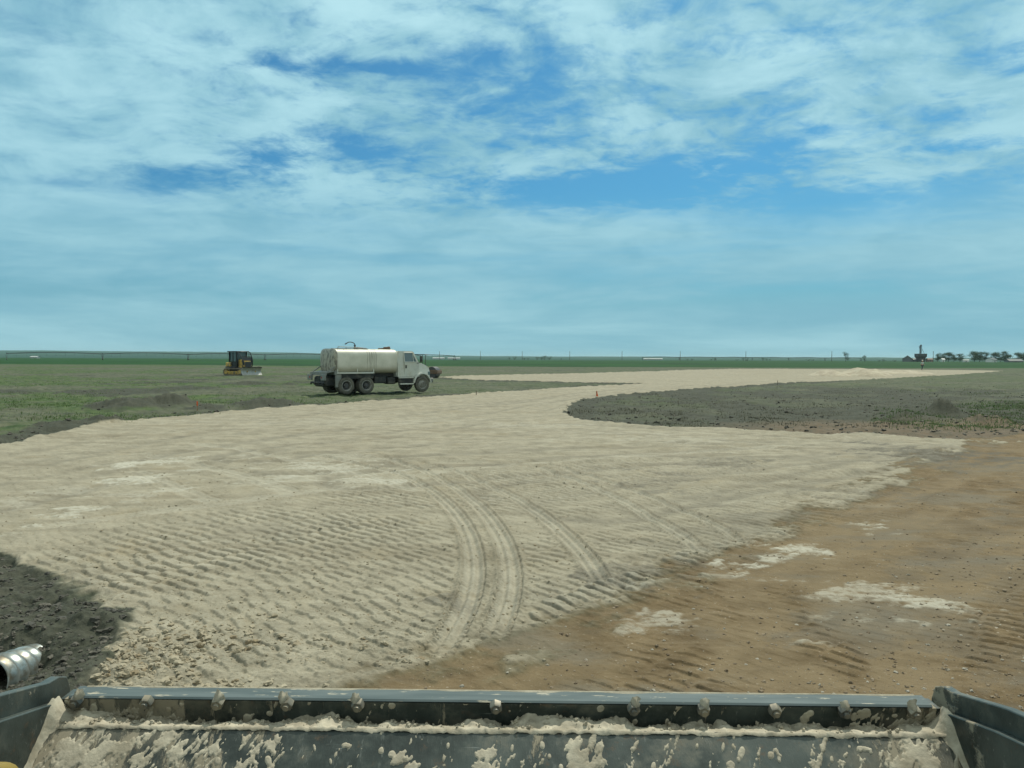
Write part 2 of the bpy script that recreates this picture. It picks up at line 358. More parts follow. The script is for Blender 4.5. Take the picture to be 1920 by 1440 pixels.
def terrain(x, y):
    x = x.astype(np.float64); y = y.astype(np.float64)
    r = np.hypot(x, y)
    near = r < 420
    big = fbm(x*0.05, y*0.05, 3, 3)-0.5
    edge_n = (fbm(x*1.3, y*1.3, 4, 11)-0.5)*(0.35+0.012*np.minimum(r, 200)) + (fbm(x*3.2, y*3.2, 4, 13)-0.5)*0.55*sst(r, 12, 8) + (fbm(x*7, y*7, 3, 12)-0.5)*0.16
    sw = np.full(x.shape, 99.0); sb = np.full(x.shape, 99.0)
    sw[near] = sdf_poly(x[near], y[near], WHITE); sb[near] = sdf_poly(x[near], y[near], BROWN)
    # sheets of brown road stay behind the white edge
    white = sst(sw + edge_n*0.7, np.where((r < 10) & (x < -2), .22, .10), np.where((r < 10) & (x < -2), -.22, -.10))
    rdx, rdy = math.cos(R(47)), math.sin(R(47))
    al_ = x*rdx + y*rdy; ac_ = -x*rdy + y*rdx
    mixn = (fbm(al_*1.1, ac_*3.0, 4, 14)-0.5)*1.5 + (fbm(x*9, y*9, 3, 15)-0.5)*0.5 + (fbm(al_*6, ac_*1.5, 3, 16)-0.5)*.6
    nearb = sst(sb, 1.6, 0.3)*sst(r, 3, 5)
    soft = sst(sw - 0.05 + mixn*(0.65+0.03*np.minimum(r, 40)), 0.75, -0.75)
    white = white*(1-nearb) + soft*nearb
    brown = sst(sb + edge_n*0.4 - 1.2*nearb*(1-soft), 0.05, -0.25)
    tot = white + brown
    brown = np.minimum(brown, 1-white)
    brown = np.where(nearb*(sw < 0.9) > 0.5, 1-white, brown)
    lowfreq = fbm(x*0.35, y*0.35, 4, 21)
    # height
    h = big*0.16*sst(r, 4, 30)
    clod = (fbm(x*4, y*4, 4, 31)-0.5)
    fine = (fbm(x*16, y*16, 3, 33)-0.5)
    soil = (1-white)*(1-brown)
    h = h + 0.05*white - 0.0*brown
    rim = np.exp(-((sw+0.15)/0.35)**2)*(fbm(x*1.1, y*1.1, 3, 41))*0.11*sst(r, 14, 24)
    h = h + rim*(x < 60)
    h = h + soil*(clod*0.13 + (fbm(x*1.0, y*1.0, 3, 35)-0.5)*0.22*sst(r, 10, 25)) * sst(r, 300, 150)
    dark = np.zeros(x.shape)
    for px, py, w, hh in MOUNDS:
        cx, cy = gp(px, py); sx = w/F*cy
        d2 = ((x-cx)/sx)**2 + ((y-cy)/(sx*0.8+0.4))**2
        g = np.exp(-d2*1.6)*(0.65+0.9*fbm(x*2.2, y*2.2, 4, 43)) * soil
        h = h + g*hh*1.35; dark = np.maximum(dark, np.clip(g*1.6, 0, 1))
    # ---- dozer grouser ridges, strips running parallel with the brown road
    bend = (x-2)*(x-2)*0.0035
    a = x*SD_DX + y*SD_DY + (fbm(x*0.4, y*0.4, 3, 51)-0.5)*0.5
    b = -x*SD_DY + y*SD_DX + bend + (fbm(x*0.25, y*0.25, 2, 52)-0.5)*0.8 + (fbm(x*2.5, y*2.5, 2, 55)-0.5)*0.12
    sw_ = 0.40
    si = np.floor(b/sw_); u = b/sw_-si
    ph = _h(si, si*0+3, 77); st = _h(si, si*0+5, 78)
    slant = (st-0.5)*0.5
    q = a/0.175 + ph*3 + slant*u + (fbm(x*1.3, y*1.3, 3, 53)-0.5)*0.40 + (fbm(x*9, y*9, 2, 50)-0.5)*0.25
    w = q-np.floor(q)
    ridge = np.where(w < 0.6, sst(w, 0.27, 0.39), sst(w, 1.0, 0.92))*(1.12-0.30*w)
    patch = sst(fbm(x*0.55+si*0.15, y*0.55, 3, 54), 0.26, 0.46)
    brk = sst(fbm(x*3.5, y*3.5, 4, 57), 0.25, 0.5)
    prof = sst(u, 0.0, 0.12)*sst(u, 1.0, 0.88)
    amp = (0.45+0.55*st)*(0.30+0.70*patch)*prof*(0.45+0.55*brk)
    fall = sst(r, 55, 18)
    band = (0.25+0.75*sst(b + (fbm(x*.3, y*.3, 2, 60)-.5)*4, 12.5, 10.0))*sst(y-0.25*x, 5.6, 6.6)
    rw = ridge*amp*fall*band
    # ---- tyre marks
    tmask = np.zeros(x.shape); th = np.zeros(x.shape)
    ntr = r < 45
    xx, yy = x[ntr], y[ntr]
    tm = np.zeros(xx.shape); tt = np.zeros(xx.shape)
    for k, (pts, hw) in enumerate(TRACKS):
        lat, arc = dist_line(xx, yy, pts)
        al = np.abs(lat)
        total = sum(math.hypot(q_[0]-p_[0], q_[1]-p_[1]) for p_, q_ in zip(pts[:-1], pts[1:]))
        endf = sst(arc, 0.0, 0.5)*sst(arc, total, total-(1.5 if k < 5 else .8))
        m_ = sst(al, hw*1.08, hw*0.92)*endf
        rib = np.cos(lat/hw*math.pi*2.5)*0.5+0.5
        lug = (np.sin(arc*2*math.pi/0.065 + lat*30) > 0).astype(float)*sst(al, hw*0.55, hw*0.95)
        shape = rib*0.026 + lug*0.020 - 0.042
        sh = np.exp(-((al-hw*1.14)/0.03)**2)*0.018*endf
        lugs2 = np.sin(arc*2*math.pi/0.09 + np.sign(lat)*lat*20)*np.exp(-((al-hw*1.25)/0.06)**2)*0.008*endf
        g = 1.0 if k < 5 else 0.45
        tt = np.where(m_ > tm, shape*g, tt) + (sh+lugs2)*(m_ < .5)*g
        tm = np.maximum(tm, m_)
    tmask[ntr] = tm; th[ntr] = tt
    faint = np.zeros(x.shape); fm_ = (r < 90) & (r > 9); xx, yy = x[fm_], y[fm_]; ff = np.zeros(xx.shape)
    for k, pts in enumerate(FAINT):
        lat, arc = dist_line(xx, yy, pts)
        wob_ = lat + (fbm(arc*.15, arc*0+k, 2, 600)-.5)*.5
        for off in (-.95, .95):
            g_ = np.exp(-((wob_-off)/.20)**2)*sst(fbm(arc*.22+off, arc*0+k*3.3, 3, 601), .34, .60); ff = np.maximum(ff, g_)
    faint[fm_] = ff
    wide = np.zeros(x.shape); wd = np.zeros(xx.shape)
    xx, yy = x[ntr], y[ntr]; wd = np.zeros(xx.shape)
    for k, (pts, hw) in enumerate(TRACKS):
        lat, arc = dist_line(xx, yy, pts); wd = np.maximum(wd, sst(np.abs(lat)+(fbm(arc*4, lat*6, 2, 63)-.5)*.12, hw*1.9, hw*1.25)*sst(arc, 0, .4))
    wide[ntr] = wd
    calm = 1-wide
    wn = fbm(x*0.9+40, y*0.9, 3, 56)
    h = h + white*((rw-0.5*amp*fall*band)*0.041*calm + clod*0.012*(0.3+wn) + fine*0.012 + (fbm(x*38, y*38, 2, 34)-.5)*.010*sst(r, 16, 8) + (clod*.05+fine*.02)*sst(y-0.3*x, 7.2, 6.4)*sst(x, 0.0, -1.0) + tmask*th*sst(r, 45, 25) + (1-tmask)*th*sst(r, 45, 25))
    # grader-like long shallow lines further out
    ln = fbm((x*0.94+y*0.34)*0.25, (-x*0.34+y*0.94)*2.6, 3, 58)-0.5
    ln2 = fbm((x*0.80-y*0.6)*0.3, (x*0.6+y*0.8)*3.2, 3, 59)-0.5
    h = h + white*(ln*0.09+ln2*0.05)*sst(r, 11, 18)*sst(r, 160, 60)
    # brown road ridges and lumps
    lane = np.zeros(x.shape); lm_ = (brown > .3) & (r < 40) & (x > -1); xx, yy = x[lm_], y[lm_]; ll = np.zeros(xx.shape)
    for k, pts in enumerate(LANES):
        lat, arc = dist_line(xx, yy, pts)
        ll = np.maximum(ll, sst(np.abs(lat)+(fbm(arc*1.2, lat*3+k, 3, 620)-.5)*.45, .42, .16)*sst(fbm(arc*.5, arc*0+k, 2, 621), .2, .4))
    lane[lm_] = ll*.8; bcalm = 1-lane*.9
    bp = sst(fbm(x*0.6, y*0.6, 3, 61), 0.36, 0.58)
    h = h + brown*bcalm*(ridge*bp*prof*(0.3+0.7*brk)*fall*0.022 + clod*0.020 + fine*0.010 + (fbm(x*1.6, y*1.6, 3, 62)-.5)*0.03)
    # dark ditch with the culvert at lower left
    cx, cy = gp(20, 1250)
    dl = np.hypot((x-cx+0.5)/1.1, (y-cy+0.0)/0.95)
    ditch = sst(dl, 1.0, 0.25)*soil
    h = h - ditch*0.14 + soil*(r < 12)*clod*0.05
    # lip of soft mounds beside ditch
    gx, gy = gp(140, 1175)
    h = h + np.exp(-(((x-gx)/0.45)**2+((y-gy)/0.35)**2))*0.10*(0.5+fbm(x*5, y*5, 3, 66))
    # a low rise under the far pad where the person stands, far hills
    px_, py_ = gp(1729, 697)
    h = h + 0.42*np.exp(-(((x-63)/50)**2 + ((y-140)/26)**2))
    az = np.degrees(np.arctan2(x, y))
    hill = sst(r, 1500, 7000)*(26*sst(az, 2, -22)+12 + 8*(fbm(az*0.35+50, az*0+3, 3, 71)))
    h = h + np.where(r > 1200, hill, 0) + np.where(r > 420, (fbm(x*0.003, y*0.003, 3, 72)-0.5)*0.5, 0)
    # ---- masks
    green_n = fbm(x*0.12, y*0.09, 4, 81)
    leftf = sst(x, -6, -24)*1.15
    green = soil*np.clip(sst(green_n, 0.40, 0.58)*(0.35+0.75*leftf), 0, 1)
    # fresh weeds right hand side of the island
    gxr, gyr = gp(1900, 768)
    green = np.maximum(green, soil*sst(np.hypot((x-gxr-6)/9.5, (y-gyr+1)/9), 1.05, 0.55)*(r < 80))
    green = np.maximum(green, soil*0.8*sst(np.hypot((x-gp(30, 760)[0])/9, (y-gp(30, 760)[1])/9), 1.2, 0.5)*sst(lowfreq, .35, .6))
    dark = np.maximum(dark, soil*leftf/1.15*sst(fbm(x*.16+9, y*.10, 4, 83), .54, .64)*(r < 110)*.85)
    isl = soil*sst(x, 2, 5)*sst(x, 60, 30)*sst(y, 80, 55)
    dark = np.maximum(dark, isl*(0.45+0.55*sst(lowfreq, 0.35, 0.65)))
    edge_dark = soil*np.exp(-(np.maximum(sw+(fbm(x*.5, y*.5, 3, 64)-.5)*3, 0)/np.where(r < 26, 2.6, 1.7))**2)*(r < 90)
    dark = np.maximum(dark, edge_dark)
    dark = np.maximum(dark, soil*(r < 12)*(0.25+0.75*sst(fbm(x*1.7, y*1.7, 4, 65), .40, .60)))
    # brownish soil where the island meets the road
    bx_, by_ = gp(1700, 808)
    tan_ = soil*sst(np.hypot((x-bx_-1.5)/9, (y-by_)/5.0), 1.1, 0.5)*(r < 60)
    tan_ = np.maximum(tan_, brown*lane)
    crop = ((y > FIELD_NEAR+ (fbm(x*0.02, y*0, 3, 91)-.5)*30) & (y < FIELD_FAR*(1+(fbm(x*0.002, y*0+7, 2, 92)-.5)*0.5))).astype(float)
    crop = crop*sst(y, 0, 1)
    bright = np.zeros(x.shape); stain = np.zeros(x.shape)
    nb = r < 60
    bright[nb] = blob_field(x[nb], y[nb], BRIGHT, 101); stain[nb] = blob_field(x[nb], y[nb], STAIN, 103)
    stain = np.maximum(stain, white*faint*0.42); h = h - white*faint*0.03
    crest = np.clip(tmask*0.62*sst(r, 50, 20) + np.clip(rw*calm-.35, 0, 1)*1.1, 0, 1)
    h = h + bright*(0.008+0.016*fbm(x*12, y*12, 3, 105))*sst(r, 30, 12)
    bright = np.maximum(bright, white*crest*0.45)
    far = sst(r, 1000, 5000)
    return h, white, brown, green, dark, bright, crop, stain, far, tan_

def ground_mat():
    mt, nt, b = new_mat('ground_soil')
    L = nt.links
    A1 = N(nt, 'ShaderNodeAttribute', attribute_name='mask_a'); A2 = N(nt, 'ShaderNodeAttribute', attribute_name='mask_b')
    s1 = N(nt, 'ShaderNodeSeparateColor'); L.new(A1.outputs['Color'], s1.inputs[0])
    s2 = N(nt, 'ShaderNodeSeparateColor'); L.new(A2.outputs['Color'], s2.inputs[0])
    A3 = N(nt, 'ShaderNodeAttribute', attribute_name='mask_c')
    s3 = N(nt, 'ShaderNodeSeparateColor'); L.new(A3.outputs['Color'], s3.inputs[0])
    white, brown, green = s1.outputs[0], s1.outputs[1], s1.outputs[2]
    dark, bright, crop = s2.outputs[0], s2.outputs[1], s2.outputs[2]
    stain, far, tan_ = s3.outputs[0], s3.outputs[1], s3.outputs[2]
    P = N(nt, 'ShaderNodeTexCoord').outputs['Object']
    nf = noise(nt, P, 22, 8, 0.7); nm = noise(nt, P, 2.2, 6, 0.62); nl = noise(nt, P, 0.28, 5, 0.6)
    ng = noise(nt, P, 90, 4, 0.7)
    stl = noise(nt, mapping(nt, P, (0.5, 5, 1), (0, 0, R(-43))), 1.0, 5, 0.6)
    stf = noise(nt, mapping(nt, P, (0.12, 1.6, 1), (0, 0, R(-10))), 1.0, 5, 0.6)
    # caliche
    cw = mixc(nt, mr(nt, nm, 0.3, 0.7), (0.203, 0.186, 0.136), (0.308, 0.284, 0.214))
    cw = mixc(nt, math_(nt, 'MULTIPLY', mr(nt, nf, 0.35, 0.7), 0.45), cw, (0.37, 0.350, 0.275))
    cw = mixc(nt, math_(nt, 'MULTIPLY', mr(nt, nl, 0.50, 0.72), 0.35), cw, (0.275, 0.236, 0.160))
    cw = mixc(nt, math_(nt, 'MULTIPLY', mr(nt, stl, 0.52, 0.7), 0.35), cw, (0.42, 0.39, 0.30))
    cw = mixc(nt, math_(nt, 'MULTIPLY', mr(nt, stf, 0.50, 0.68), 0.42), cw, (0.165, 0.143, 0.098))
    cw = mixc(nt, mr(nt, noise(nt, P, 0.9, 6, 0.68), 0.54, 0.70, 0, 0.5), cw, (0.262, 0.226, 0.150))
    cw = mixc(nt, mr(nt, noise(nt, mapping(nt, P, (1, 1, 1), (0, 0, 0), (9, 4, 0)), 0.6, 7, 0.7), 0.56, 0.70, 0, 0.45), cw, (0.150, 0.140, 0.108))
    # soil
    so = mixc(nt, mr(nt, nm, 0.3, 0.7), (0.060, 0.070, 0.046), (0.112, 0.120, 0.080))
    so = mixc(nt, math_(nt, 'MULTIPLY', mr(nt, stf, 0.42, 0.66), 0.6), so, (0.140, 0.145, 0.098))
    so = mixc(nt, mr(nt, noise(nt, mapping(nt, P, (0.35, 1.2, 1)), 0.9, 7, 0.7), 0.42, 0.62, 0.0, 0.55), so, (0.038, 0.056, 0.034))
    gr = mixc(nt, mr(nt, noise(nt, P, 1.3, 7, 0.7), 0.35, 0.65), (0.030, 0.062, 0.018), (0.085, 0.125, 0.045))
    so = mixc(nt, math_(nt, 'MULTIPLY', green, mr(nt, noise(nt, mapping(nt, P, (0.5, 1, 1)), 0.8, 7, 0.7), 0.36, 0.56)), so, gr)
    dk = mixc(nt, mr(nt, nf, 0.3, 0.7), (0.032, 0.037, 0.029), (0.072, 0.078, 0.057))
    dk = mixc(nt, mr(nt, noise(nt, mapping(nt, P, (0.5, 2.2, 1)), 1.2, 6, 0.7), 0.45, 0.62, 0, 0.5), dk, (0.088, 0.092, 0.070))
    so = mixc(nt, mr(nt, math_(nt, 'ADD', dark, math_(nt, 'MULTIPLY', math_(nt, 'SUBTRACT', nm, 0.5), 0.6)), 0.25, 0.75), so, dk)
    so = mixc(nt, math_(nt, 'MULTIPLY', tan_, mr(nt, nm, 0.3, 0.6, 0.4, 1.0)), so, (0.135, 0.108, 0.075))
    # brown road base
    br = mixc(nt, mr(nt, nm, 0.3, 0.7), (0.105, 0.076, 0.040), (0.178, 0.133, 0.075))
    br = mixc(nt, mr(nt, nl, 0.42, 0.68, 0, 0.7), br, (0.185, 0.145, 0.085))
    br = mixc(nt, math_(nt, 'MULTIPLY', mr(nt, stl, 0.50, 0.66), 0.35), br, (0.215, 0.172, 0.112))
    br = mixc(nt, math_(nt, 'MULTIPLY', mr(nt, nf, 0.55, 0.72), 0.5), br, (0.30, 0.25, 0.17))
    sp = N(nt, 'ShaderNodeTexVoronoi'); sp.inputs['Scale'].default_value = 16; L.new(P, sp.inputs['Vector'])
    spk = math_(nt, 'MULTIPLY', mr(nt, sp.outputs['Distance'], 0.20, 0.12), mr(nt, nm, 0.5, 0.62))
    br = mixc(nt, math_(nt, 'MULTIPLY', spk, 0.7), br, (0.36, 0.31, 0.24))
    br = mixc(nt, math_(nt, 'MULTIPLY', tan_, mr(nt, nm, 0.25, 0.6, 0.2, 0.6)), br, (0.200, 0.158, 0.096))
    gy = noise(nt, mapping(nt, P, (0.5, 1.0, 1), (0, 0, R(-30)), (3, 2, 0)), 0.9, 6, 0.62)
    br = mixc(nt, mr(nt, gy, 0.50, 0.64, 0, 0.55), br, (0.150, 0.140, 0.110))
    # crop
    cr_ = mixc(nt, mr(nt, noise(nt, mapping(nt, P, (0.02, 0.02, 1)), 1.0, 5, 0.6), 0.35, 0.65), (0.005, 0.040, 0.004), (0.012, 0.068, 0.007))
    cr_ = mixc(nt, mr(nt, noise(nt, mapping(nt, P, (0.002, 0.03, 1)), 1.0, 4, 0.6), 0.45, 0.6, 0, 0.5), cr_, (0.012, 0.042, 0.014))
    fr = mixc(nt, mr(nt, noise(nt, mapping(nt, P, (0.0006, 0.004, 1)), 1.0, 4, 0.6), 0.4, 0.62), (0.014, 0.055, 0.038), (0.030, 0.080, 0.055))
    c = mixc(nt, mr(nt, white, 0.30, 0.70), so, cw)
    c = mixc(nt, mr(nt, math_(nt, 'ADD', brown, math_(nt, 'MULTIPLY', math_(nt, 'SUBTRACT', nf, 0.5), 0.5)), 0.10, 0.90), c, br)
    c = mixc(nt, math_(nt, 'MULTIPLY', stain, mr(nt, nf, 0.3, 0.62, 0.45, 0.95)), c, (0.105, 0.100, 0.082))
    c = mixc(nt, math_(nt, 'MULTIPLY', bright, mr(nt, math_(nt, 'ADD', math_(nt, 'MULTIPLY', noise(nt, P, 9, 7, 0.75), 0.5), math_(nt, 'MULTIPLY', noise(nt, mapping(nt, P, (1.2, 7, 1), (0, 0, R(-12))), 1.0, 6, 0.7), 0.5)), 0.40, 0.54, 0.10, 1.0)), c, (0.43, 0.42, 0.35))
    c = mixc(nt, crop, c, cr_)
    beyond = N(nt, 'ShaderNodeSeparateXYZ'); L.new(P, beyond.inputs[0])
    fb = math_(nt, 'MULTIPLY', mr(nt, beyond.outputs[1], FIELD_FAR*0.8, FIELD_FAR*0.82), math_(nt, 'SUBTRACT', 1.0, crop))
    c = mixc(nt, math_(nt, 'MAXIMUM', fb, far), c, fr)
    L.new(c, b.inputs['Base Color'])
    b.inputs['Roughness'].default_value = 0.95; b.inputs['Specular IOR Level'].default_value = 0.15
    hh = math_(nt, 'ADD', math_(nt, 'MULTIPLY', nf, 0.7), math_(nt, 'MULTIPLY', ng, 0.3))
    bump(nt, hh, 0.75, 0.022, b)
    return mt
GM = ground_mat()

def build_ground():
    az = list(np.arange(-40, 40.0001, 0.0735))
    co_ = list(np.arange(40.8, 320-0.4, 2.2))
    az = np.radians(np.array(az+co_))
    rs = [0.4, 1.0, 2.0, 3.0, 3.8, 4.4]; r = 4.6
    while r < 20000:
        rs.append(r)
        if r < 26: r += max(0.007, r*r*0.00019)
        elif r < 230: r += r*0.0083
        elif r < 1000: r *= 1.012
        else: r *= 1.05
    rs.append(26000)
    rs = np.array(rs)
    nr, na = len(rs), len(az)
    print('ground grid', nr, na, nr*na)
    RR, AA = np.meshgrid(rs, az, indexing='ij')
    x = (RR*np.sin(AA)).ravel(); y = (RR*np.cos(AA)).ravel()
    h, white, brown, green, dark, bright, crop, stain, far, tan_ = terrain(x, y)
    V = np.stack([x, y, h], 1).astype(np.float32)
    ii, jj = np.meshgrid(np.arange(nr-1), np.arange(na), indexing='ij')
    j2 = (jj+1) % na
    Fc = np.stack([ii*na+jj, ii*na+j2, (ii+1)*na+j2, (ii+1)*na+jj], -1).reshape(-1, 4)
    def fm(a): return a[Fc].mean(1)
    fw, fb, fc = fm(white), fm(brown), fm(crop)
    cls = np.zeros(len(Fc), int)
    cls[fc > 0.5] = 3; cls[fw > 0.5] = 1; cls[(fb > 0.5) & (fw <= 0.5)] = 2
    A = [np.stack([white, brown, green, np.ones_like(h)], 1), np.stack([dark, bright, crop, np.ones_like(h)], 1), np.stack([stain, far, tan_, np.ones_like(h)], 1)]
    for k, nm in enumerate(('ground', 'road', 'dirt_road', 'field')):
        fs = Fc[cls == k]
        used, inv = np.unique(fs, return_inverse=True)
        inv = inv.reshape(-1, 4)
        me = bpy.data.meshes.new(nm)
        me.vertices.add(len(used)); me.vertices.foreach_set('co', V[used].ravel())
        me.loops.add(len(inv)*4); me.loops.foreach_set('vertex_index', inv.ravel().astype(np.int32))
        me.polygons.add(len(inv)); me.polygons.foreach_set('loop_start', np.arange(0, len(inv)*4, 4, dtype=np.int32))
        me.polygons.foreach_set('use_smooth', np.ones(len(inv), bool))
        me.update(calc_edges=True)
        for nm2, arr in zip(('mask_a', 'mask_b', 'mask_c'), A):
            at_ = me.attributes.new(nm2, 'FLOAT_COLOR', 'POINT'); at_.data.foreach_set('color', arr[used].astype(np.float32).ravel())
        me.materials.append(GM)
        o = bpy.data.objects.new(nm, me); COL.objects.link(o)
        o['kind'] = 'structure'
        if k == 0:  # faces wind downwards or up?
            n0 = me.polygons[0].normal.z
            print('normal z', n0)
        if me.polygons[0].normal.z < 0: me.flip_normals()
build_ground()
def hz(x, y):
    return float(terrain(np.array([x]), np.array([y]))[0][0])
def hza(x, y): return terrain(x, y)

# ------------------------------------------------------------------ loose stones, clods, grass (uncountable)
def ico():
    t = (1+5**.5)/2
    v = np.array([(-1, t, 0), (1, t, 0), (-1, -t, 0), (1, -t, 0), (0, -1, t), (0, 1, t), (0, -1, -t), (0, 1, -t), (t, 0, -1), (t, 0, 1), (-t, 0, -1), (-t, 0, 1)], float)
    v /= np.linalg.norm(v[0])
    f = [(0, 11, 5), (0, 5, 1), (0, 1, 7), (0, 7, 10), (0, 10, 11), (1, 5, 9), (5, 11, 4), (11, 10, 2), (10, 7, 6), (7, 1, 8), (3, 9, 4), (3, 4, 2), (3, 2, 6), (3, 6, 8), (3, 8, 9), (4, 9, 5), (2, 4, 11), (6, 2, 10), (8, 6, 7), (9, 8, 1)]
    # one subdivision
    vv = [tuple(p) for p in v]; cache = {}; nf = []
    def mid(a, b):
        k = (min(a, b), max(a, b))
        if k not in cache:
            p = np.array(vv[a])+np.array(vv[b]); p /= np.linalg.norm(p); cache[k] = len(vv); vv.append(tuple(p))
        return cache[k]
    for a, b, c in f:
        ab, bc, ca = mid(a, b), mid(b, c), mid(c, a); nf += [(a, ab, ca), (b, bc, ab), (c, ca, bc), (ab, bc, ca)]
    return np.array(vv), np.array(nf)
ICV, ICF = ico()
def raw_mesh(name, V, Fc, mat, smooth=False):
    n = Fc.shape[1]
    me = bpy.data.meshes.new(name)
    me.vertices.add(len(V)); me.vertices.foreach_set('co', V.astype(np.float32).ravel())
    me.loops.add(len(Fc)*n); me.loops.foreach_set('vertex_index', Fc.ravel().astype(np.int32))
    me.polygons.add(len(Fc)); me.polygons.foreach_set('loop_start', np.arange(0, len(Fc)*n, n, dtype=np.int32))
    me.polygons.foreach_set('use_smooth', np.full(len(Fc), smooth))
    me.update(calc_edges=True); me.materials.append(mat)
    o = bpy.data.objects.new(name, me); COL.objects.link(o); return o
def scatter_stones(name, label, mat, xs, ys, sizes, flat=0.6):
    hs = hza(xs, ys)[0]; n = len(xs)
    rn = RNG.uniform(0.6, 1.4, (n, len(ICV), 1))
    v = ICV[None]*rn
    sc = RNG.uniform(0.6, 1.3, (n, 1, 3)); sc[:, :, 2] *= flat
    v = v*sc*sizes[:, None, None]
    a = RNG.uniform(0, 6.28, n); c, s = np.cos(a)[:, None], np.sin(a)[:, None]
    X = v[:, :, 0]*c - v[:, :, 1]*s + xs[:, None]; Y = v[:, :, 0]*s + v[:, :, 1]*c + ys[:, None]
    Z = v[:, :, 2] + (hs + sizes*0.10)[:, None]
    V = np.stack([X, Y, Z], -1).reshape(-1, 3)
    Fc = (ICF[None] + (np.arange(n)*len(ICV))[:, None, None]).reshape(-1, 3)
    o = raw_mesh(name, V, Fc, mat, False)
    tag(o, label, 'stones' if 'gravel' in name else 'clods', kind='stuff'); return o
def stone_mat(name, a, b_, c_):
    mt, nt, b = new_mat(name)
    g = N(nt, 'ShaderNodeNewGeometry').outputs['Random Per Island']
    P = N(nt, 'ShaderNodeTexCoord').outputs['Object']
    c = mixc(nt, mr(nt, g, 0.0, 0.6), a, b_); c = mixc(nt, mr(nt, g, 0.72, 0.95), c, c_)
    c = mixc(nt, math_(nt, 'MULTIPLY', noise(nt, P, 60, 4), 0.3), c, (0.1, 0.09, 0.07))
    nt.links.new(c, b.inputs['Base Color']); b.inputs['Roughness'].default_value = 0.9
    bump(nt, noise(nt, P, 70, 4), 0.5, 0.01, b); return mt
M['gravel'] = stone_mat('gravel_stone', (0.15, 0.11, 0.065), (0.24, 0.19, 0.125), (0.37, 0.35, 0.29))
M['clod'] = stone_mat('caliche_clod', (0.30, 0.262, 0.178), (0.37, 0.33, 0.235), (0.25, 0.20, 0.12))
M['darkclod'] = stone_mat('soil_clod', (0.04, 0.042, 0.035), (0.07, 0.07, 0.056), (0.11, 0.105, 0.085))
def rand_px(n, x0, x1, y0, y1):
    px = RNG.uniform(x0, x1, n); py = RNG.uniform(y0, y1, n)
    dx = np.zeros(n); dy = np.zeros(n)
    pts = [gp(a, b) for a, b in zip(px, py)]
    return np.array([p[0] for p in pts]), np.array([p[1] for p in pts])
def filt(xs, ys, which, extra=None):
    t = terrain(xs, ys); m_ = t[which] > 0.5
    if extra is not None: m_ &= extra(xs, ys)
    return xs[m_], ys[m_]
# gravel on the brown road
xa, ya = rand_px(12000, 760, 2050, 880, 1420)
dens = sst(xa/ya, 0.05, 0.55)
k_ = RNG.uniform(0, 1, len(xa)) < (0.25+0.75*dens)
xa, ya = filt(xa[k_], ya[k_], 2)
sz = RNG.uniform(0, 1, len(xa))**6*0.015+0.003
scatter_stones('gravel', 'small rounded stones scattered over the brown dirt road', M['gravel'], xa, ya, sz)
# clods of caliche near the bucket, lower left
xa, ya = rand_px(9000, 120, 800, 1165, 1380)
k_ = (fbm(xa*1.4, ya*1.4, 4, 201)-.5)*1.6 + RNG.uniform(0, .9, len(xa)) > (0.30 + 0.55*sst(xa, -2.6, -0.9) + .5*sst(ya, 5.9, 6.9))
xa, ya = filt(xa[k_], ya[k_], 1)
xb, yb = rand_px(16000, -60, 1700, 860, 1260)
xb, yb = filt(xb, yb, 1)
sa = RNG.uniform(0, 1, len(xa))**4*0.036+0.004; sb_ = RNG.uniform(0, 1, len(xb))**7*0.014+0.0028
scatter_stones('caliche_clods', 'pale crumbled lumps of caliche left on the pad', M['clod'], np.concatenate([xa, xb]), np.concatenate([ya, yb]), np.concatenate([sa, sb_]))
# dark clods along the edges
xa, ya = rand_px(3400, -100, 260, 1030, 1330); xb, yb = rand_px(6500, -50, 1960, 735, 834)
t_ = terrain(xa, ya); k1 = (t_[1] < 0.3) & (t_[2] < .3)
t2 = terrain(xb, yb); k2 = (t2[1] < 0.3) & (t2[2] < .3) & (t2[4] > 0.4)
xa, ya, xb, yb = xa[k1], ya[k1], xb[k2], yb[k2]
scatter_stones('soil_clods', 'dark lumps of turned soil around the edge of the pad', M['darkclod'], np.concatenate([xa, xb]), np.concatenate([ya, yb]),
               np.concatenate([RNG.uniform(0, 1, len(xa))**5*0.035+0.003, RNG.uniform(0, 1, len(xb))**4*0.075+0.008]))
def grass_obj(name, label, xs, ys, hgt, mat, blades=9, spread=0.12):
    n = len(xs)*blades
    X = np.repeat(xs, blades)+RNG.normal(0, spread, n); Y = np.repeat(ys, blades)+RNG.normal(0, spread, n)
    Hh = np.repeat(hgt, blades)*RNG.uniform(0.5, 1.2, n)
    Z = hza(X, Y)[0]-0.01
    a = RNG.uniform(0, 6.28, n); w = Hh*0.07+0.006
    lx, ly = np.cos(a), np.sin(a); bx, by = RNG.normal(0, .35, n)*Hh, RNG.normal(0, .35, n)*Hh
    V = np.stack([np.stack([X-lx*w, Y-ly*w, Z], 1), np.stack([X+lx*w, Y+ly*w, Z], 1), np.stack([X+bx*.5+lx*w*.7, Y+by*.5+ly*w*.7, Z+Hh*.6], 1), np.stack([X+bx, Y+by, Z+Hh], 1), np.stack([X+bx*.5-lx*w*.7, Y+by*.5-ly*w*.7, Z+Hh*.6], 1)], 1).reshape(-1, 3)
    Fc = (np.array([[0, 1, 2, 3, 4]])+np.arange(n)[:, None]*5)
    o = raw_mesh(name, V, Fc, mat); tag(o, label, 'grass', kind='stuff'); return o
xs, ys = rand_px(5200, 1640, 2050, 728, 806)
